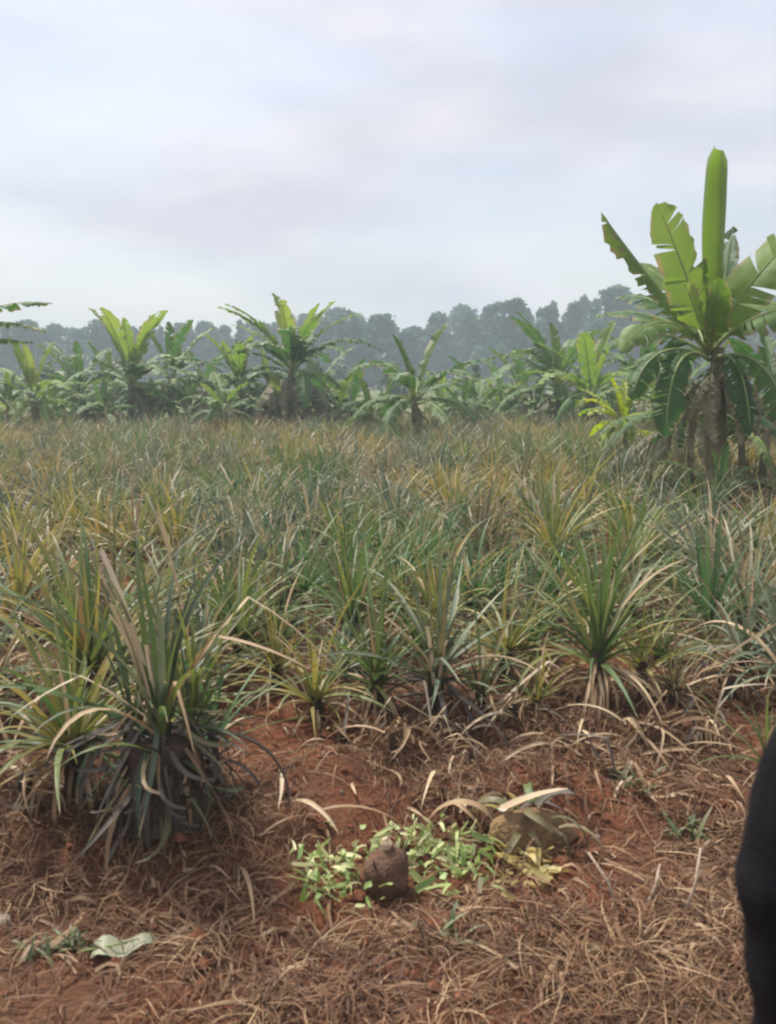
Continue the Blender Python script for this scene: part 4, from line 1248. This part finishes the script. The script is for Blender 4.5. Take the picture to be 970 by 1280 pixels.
fl_ = link('fallen_leaf', mb.mesh('fallen_leaf', leaf_mat('pale_fallen_leaf', [(0, (0.27, 0.28, 0.18)), (0.5, (0.37, 0.38, 0.25)), (1, (0.46, 0.46, 0.33))], (0.30, 0.24, 0.15), 0.95, transl=.1, noise_scale=30)), None, loc=at(116, 1196) + Vector((0, 0, .018)), rot=(.15, 0, .12))
v, f = tube([(-.03, 0, -.004), (.05, 0, .008), (.12, .012, .012)], [.003, .003, .0015], 5)
link('midrib', mesh_from('midrib', v, f, M['midrib']), fl_, loc=(0, 0, .004))
tag(fl_, 'pale grey-green flat leaf fallen on trodden soil beside grey-green weeds', 'leaf')
stone(0, 1155, .032, .03, .016, 'dull pale stone at the edge of the trodden soil', 5, 'stone')
stone(427, 990, .008, .007, .007, 'tiny white pebble on the bare red soil mound', 2, 'stone')
stone(745, 1048, .016, .012, .009, 'small pale pebble in the straw near the thin stalks', 6, 'stone')

# crumbs of soil
g_ = np.random.default_rng(9)
vs, fs, n = [], [], 0
ic = np.array([(0, 0, 1), (.9, 0, .1), (.2, .85, .15), (-.8, .5, 0), (-.7, -.6, .1), (.3, -.9, 0), (0, 0, -1)], float)
icf = np.array([(0, 1, 2), (0, 2, 3), (0, 3, 4), (0, 4, 5), (0, 5, 1), (6, 2, 1), (6, 3, 2), (6, 4, 3), (6, 5, 4), (6, 1, 5)])
N_ = 2600
x = g_.uniform(-2.2, 2.2, N_); y = 1.6 + 3.6 * g_.random(N_) ** 1.3; s = .004 + g_.exponential(.006, N_)
z = ground_height(x, y) + s * .3
a = g_.uniform(0, 6.28, N_)
rx = ic[None, :, 0] * np.cos(a)[:, None] - ic[None, :, 1] * np.sin(a)[:, None]
ry = ic[None, :, 0] * np.sin(a)[:, None] + ic[None, :, 1] * np.cos(a)[:, None]
jit = 1 + g_.uniform(-.25, .25, (N_, 7))
Vc = np.stack([x[:, None] + rx * s[:, None] * jit, y[:, None] + ry * s[:, None] * jit, z[:, None] + ic[None, :, 2] * s[:, None] * .7 * jit], 2).reshape(-1, 3)
Fc = (np.arange(N_)[:, None, None] * 7 + icf[None]).reshape(-1, 3)
tag(link('soil_crumbs', mesh_from('soil_crumbs', Vc, Fc, M['soilclod'], None, False)), 'loose crumbs of red soil over the trodden ground', 'soil', kind='stuff')

# ------------------------------------------------------------------ person at the edge of the view
def remeshed(name, parts, voxel, mat, smooth_it=6):
    """fuse overlapping tubes and ellipsoids into one continuous surface"""
    mb = MB()
    for v, f in parts: mb.add(v, f)
    o = bpy.data.objects.new('fuse', mb.mesh('fuse'))
    COL.objects.link(o)
    m = o.modifiers.new('r', 'REMESH'); m.mode = 'VOXEL'; m.voxel_size = voxel
    m2 = o.modifiers.new('s', 'SMOOTH'); m2.factor = .5; m2.iterations = smooth_it
    dg = bpy.context.evaluated_depsgraph_get()
    me = bpy.data.meshes.new_from_object(o.evaluated_get(dg))
    bpy.data.objects.remove(o)
    me.name = name
    me.materials.clear(); me.materials.append(mat)
    me.polygons.foreach_set('use_smooth', np.ones(len(me.polygons), bool))
    return me
def ell(c, r, n=16, rows=10):
    v, f = [], []
    for i in range(rows + 1):
        ph = math.pi * i / rows
        for k in range(n):
            a = 2 * math.pi * k / n
            v.append((c[0] + r[0] * math.sin(ph) * math.cos(a), c[1] + r[1] * math.sin(ph) * math.sin(a), c[2] + r[2] * math.cos(ph)))
    for i in range(rows):
        for k in range(n):
            f.append([i * n + k, (i + 1) * n + k, (i + 1) * n + (k + 1) % n, i * n + (k + 1) % n])
    return np.array(v), f
def limb(pts, rad, n=12, sx=1.0, sy=1.0):
    out = [tube(pts, rad, n)]
    out += [ell(pts[0], (rad[0],) * 3), ell(pts[-1], (rad[-1],) * 3)]
    return out
def torso(rows_, n=20):
    v, f = [], []
    for (z, rx, ry, oy) in rows_:
        for k in range(n):
            a = 2 * math.pi * k / n
            ca, sa = math.cos(a), math.sin(a)
            v.append((rx * math.copysign(abs(ca) ** .8, ca), oy + ry * math.copysign(abs(sa) ** .8, sa), z))
    for i in range(len(rows_) - 1):
        for k in range(n):
            f.append([i * n + k, i * n + (k + 1) % n, (i + 1) * n + (k + 1) % n, (i + 1) * n + k])
    f.append(list(range(n))[::-1]); f.append([(len(rows_) - 1) * n + k for k in range(n)])
    return np.array(v), f
skin = plain_mat('skin', [(0.3, (0.10, 0.052, 0.032)), (0.7, (0.135, 0.072, 0.045))], 6, 0.5)
shirt_m = plain_mat('black_shirt', [(0.3, (0.008, 0.008, 0.010)), (0.7, (0.013, 0.012, 0.015))], 12, 0.85, 0.2, 120, spec=0.1)
trous_m = plain_mat('dark_trousers', [(0.3, (0.014, 0.015, 0.022)), (0.7, (0.022, 0.023, 0.032))], 12, 0.9, 0.2, 120, spec=0.1)
hair_m = plain_mat('black_hair', [(0.3, (0.008, 0.007, 0.006)), (0.7, (0.02, 0.017, 0.015))], 60, 0.8, 0.6, 150)
shoe_m = plain_mat('dark_shoe', [(0.3, (0.02, 0.018, 0.017)), (0.7, (0.035, 0.03, 0.028))], 20, 0.6)
PX, PY = 0.546, 0.74
per = empty('person', (PX, PY, gz(PX, PY)), R(0))
per.scale = (.94, .94, .938)
tag(per, 'person in black long-sleeved shirt and dark trousers, standing with arms hanging', 'person')
body, shirt, trous, shoes = [], [], [], []
body.append(torso([(.80, .13, .10, 0), (.88, .145, .105, 0), (.98, .125, .09, 0), (1.10, .135, .095, .0), (1.20, .15, .10, .0), (1.27, .135, .085, 0), (1.31, .07, .06, 0), (1.35, .05, .052, .005), (1.42, .048, .05, .012)]))
body += [ell((0, .022, 1.50), (.070, .088, .105)), ell((0, .045, 1.445), (.048, .055, .045)), ell((0, .112, 1.485), (.014, .018, .022)), ell((0, .098, 1.452), (.024, .014, .010)),
         ell((-.072, .015, 1.49), (.010, .018, .028)), ell((.072, .015, 1.49), (.010, .018, .028))]
for s in (-1, 1):
    sh, el, wr = (s * .165, 0, 1.235), (s * .170, -.03, .975), (s * .175, .045, .745)
    body += limb([sh, (s * .178, -.01, 1.12), el], [.048, .043, .036]); body += limb([el, (s * .180, .0, .88), wr], [.036, .037, .024])
    pm = (s * .172, .062, .675)
    body += limb([wr, (s * .174, .055, .71), pm], [.024, .026, .028])
    for q, (dy, L_) in enumerate(((.036, .062), (.013, .072), (-.010, .068), (-.032, .054))):
        b_ = Vector((s * .172, .060 + dy, .672)); c_ = b_ + Vector((-s * .004, dy * .25, -L_ * .55)); d_ = c_ + Vector((-s * .016, dy * .1, -L_ * .48))
        body += limb([tuple(b_), tuple(c_), tuple(d_)], [.0095, .0085, .007], 8)
    body += limb([(s * .168, .075, .715), (s * .150, .104, .685), (s * .146, .112, .655)], [.012, .010, .008], 8)
    hip, kn, an = (s * .075, 0, .80), (s * .085, .015, .45), (s * .09, -.01, .09)
    body += limb([hip, (s * .082, .012, .62), kn], [.082, .070, .052]); body += limb([kn, (s * .087, -.012, .32), an], [.052, .050, .034])
    body += limb([(s * .09, -.03, .045), (s * .095, .07, .035), (s * .10, .13, .028)], [.038, .036, .024])
    shirt += limb([(s * .158, 0, 1.24), (s * .180, -.01, 1.13), (s * .172, -.03, .975)], [.058, .060, .047]); shirt += limb([(s * .172, -.03, .975), (s * .174, .0, .88), (s * .176, .035, .775)], [.050, .047, .036])
    trous += limb([(s * .075, 0, .80), (s * .085, .012, .62), (s * .088, .015, .45)], [.098, .088, .070]); trous += limb([(s * .088, .015, .45), (s * .09, -.01, .30), (s * .092, -.012, .10)], [.070, .066, .058])
    shoes.append((s, remeshed('shoe', limb([(s * .092, -.035, .045), (s * .098, .07, .04), (s * .104, .145, .032)], [.046, .045, .034]) + [ell((s * .098, .055, .012), (.046, .14, .016))], .008, shoe_m)))
shirt.append(torso([(.76, .155, .122, 0), (.88, .158, .118, 0), (1.0, .145, .108, 0), (1.12, .153, .112, 0), (1.20, .168, .114, 0), (1.265, .150, .098, 0), (1.31, .085, .072, 0), (1.335, .062, .062, .002)]))
trous.append(torso([(.74, .14, .105, 0), (.80, .158, .115, 0), (.92, .15, .11, 0)]))
link('body', remeshed('body', body, .0055, skin, 3), per)
sm_ = remeshed('shirt', shirt, .007, shirt_m)
co = np.empty(len(sm_.vertices) * 3); sm_.vertices.foreach_get('co', co); co = co.reshape(-1, 3)
no = np.empty(len(sm_.vertices) * 3); sm_.vertices.foreach_get('normal', no); no = no.reshape(-1, 3)
fold = .0014 * np.sin(46 * co[:, 2] + 30 * co[:, 0] * np.sign(co[:, 0]) + 22 * co[:, 1] + 2.2 * np.sin(17 * co[:, 2])) + .0009 * np.sin(80 * co[:, 2] - 55 * co[:, 1])
sm_.vertices.foreach_set('co', (co + no * fold[:, None]).ravel()); sm_.update()
link('shirt', sm_, per)
link('trousers', remeshed('trousers', trous, .010, trous_m), per)
for s, me in shoes: link('shoe', me, per)
hair = [ell((0, .006, 1.528), (.077, .090, .090))]
link('hair', remeshed('hair', hair, .008, hair_m, 2), per)
for s in (-1, 1):
    link('eye', mesh_from('eye', *ell((s * .030, .098, 1.508), (.011, .009, .008)), plain_mat('eye', [(0, (.6, .58, .55)), (1, (.65, .63, .6))], 3, .3)), per)

# ------------------------------------------------------------------ haze
hm = bpy.data.materials.new('haze_air'); hm.use_nodes = True
hn = hm.node_tree.nodes; hn.clear()
ho = hn.new('ShaderNodeOutputMaterial'); hv = hn.new('ShaderNodeVolumePrincipled')
hv.inputs['Color'].default_value = (0.80, 0.94, 1.0, 1)
hv.inputs['Density'].default_value = 0.0034
hv.inputs['Anisotropy'].default_value = 0.1
hm.node_tree.links.new(hv.outputs[0], ho.inputs['Volume'])
x0, x1, y0, y1, z0, z1 = -425, 425, -65, 465, -1.4, 20
hvz = np.array([(x, y, z) for z in (z0, z1) for y in (y0, y1) for x in (x0, x1)], float)
hf = [[0, 2, 3, 1], [4, 5, 7, 6], [0, 1, 5, 4], [2, 6, 7, 3], [0, 4, 6, 2], [1, 3, 7, 5]]
tag(link('haze', mesh_from('haze', hvz, hf, hm, None, False)), 'thin pale haze in the air over the whole field', 'haze', kind='stuff')
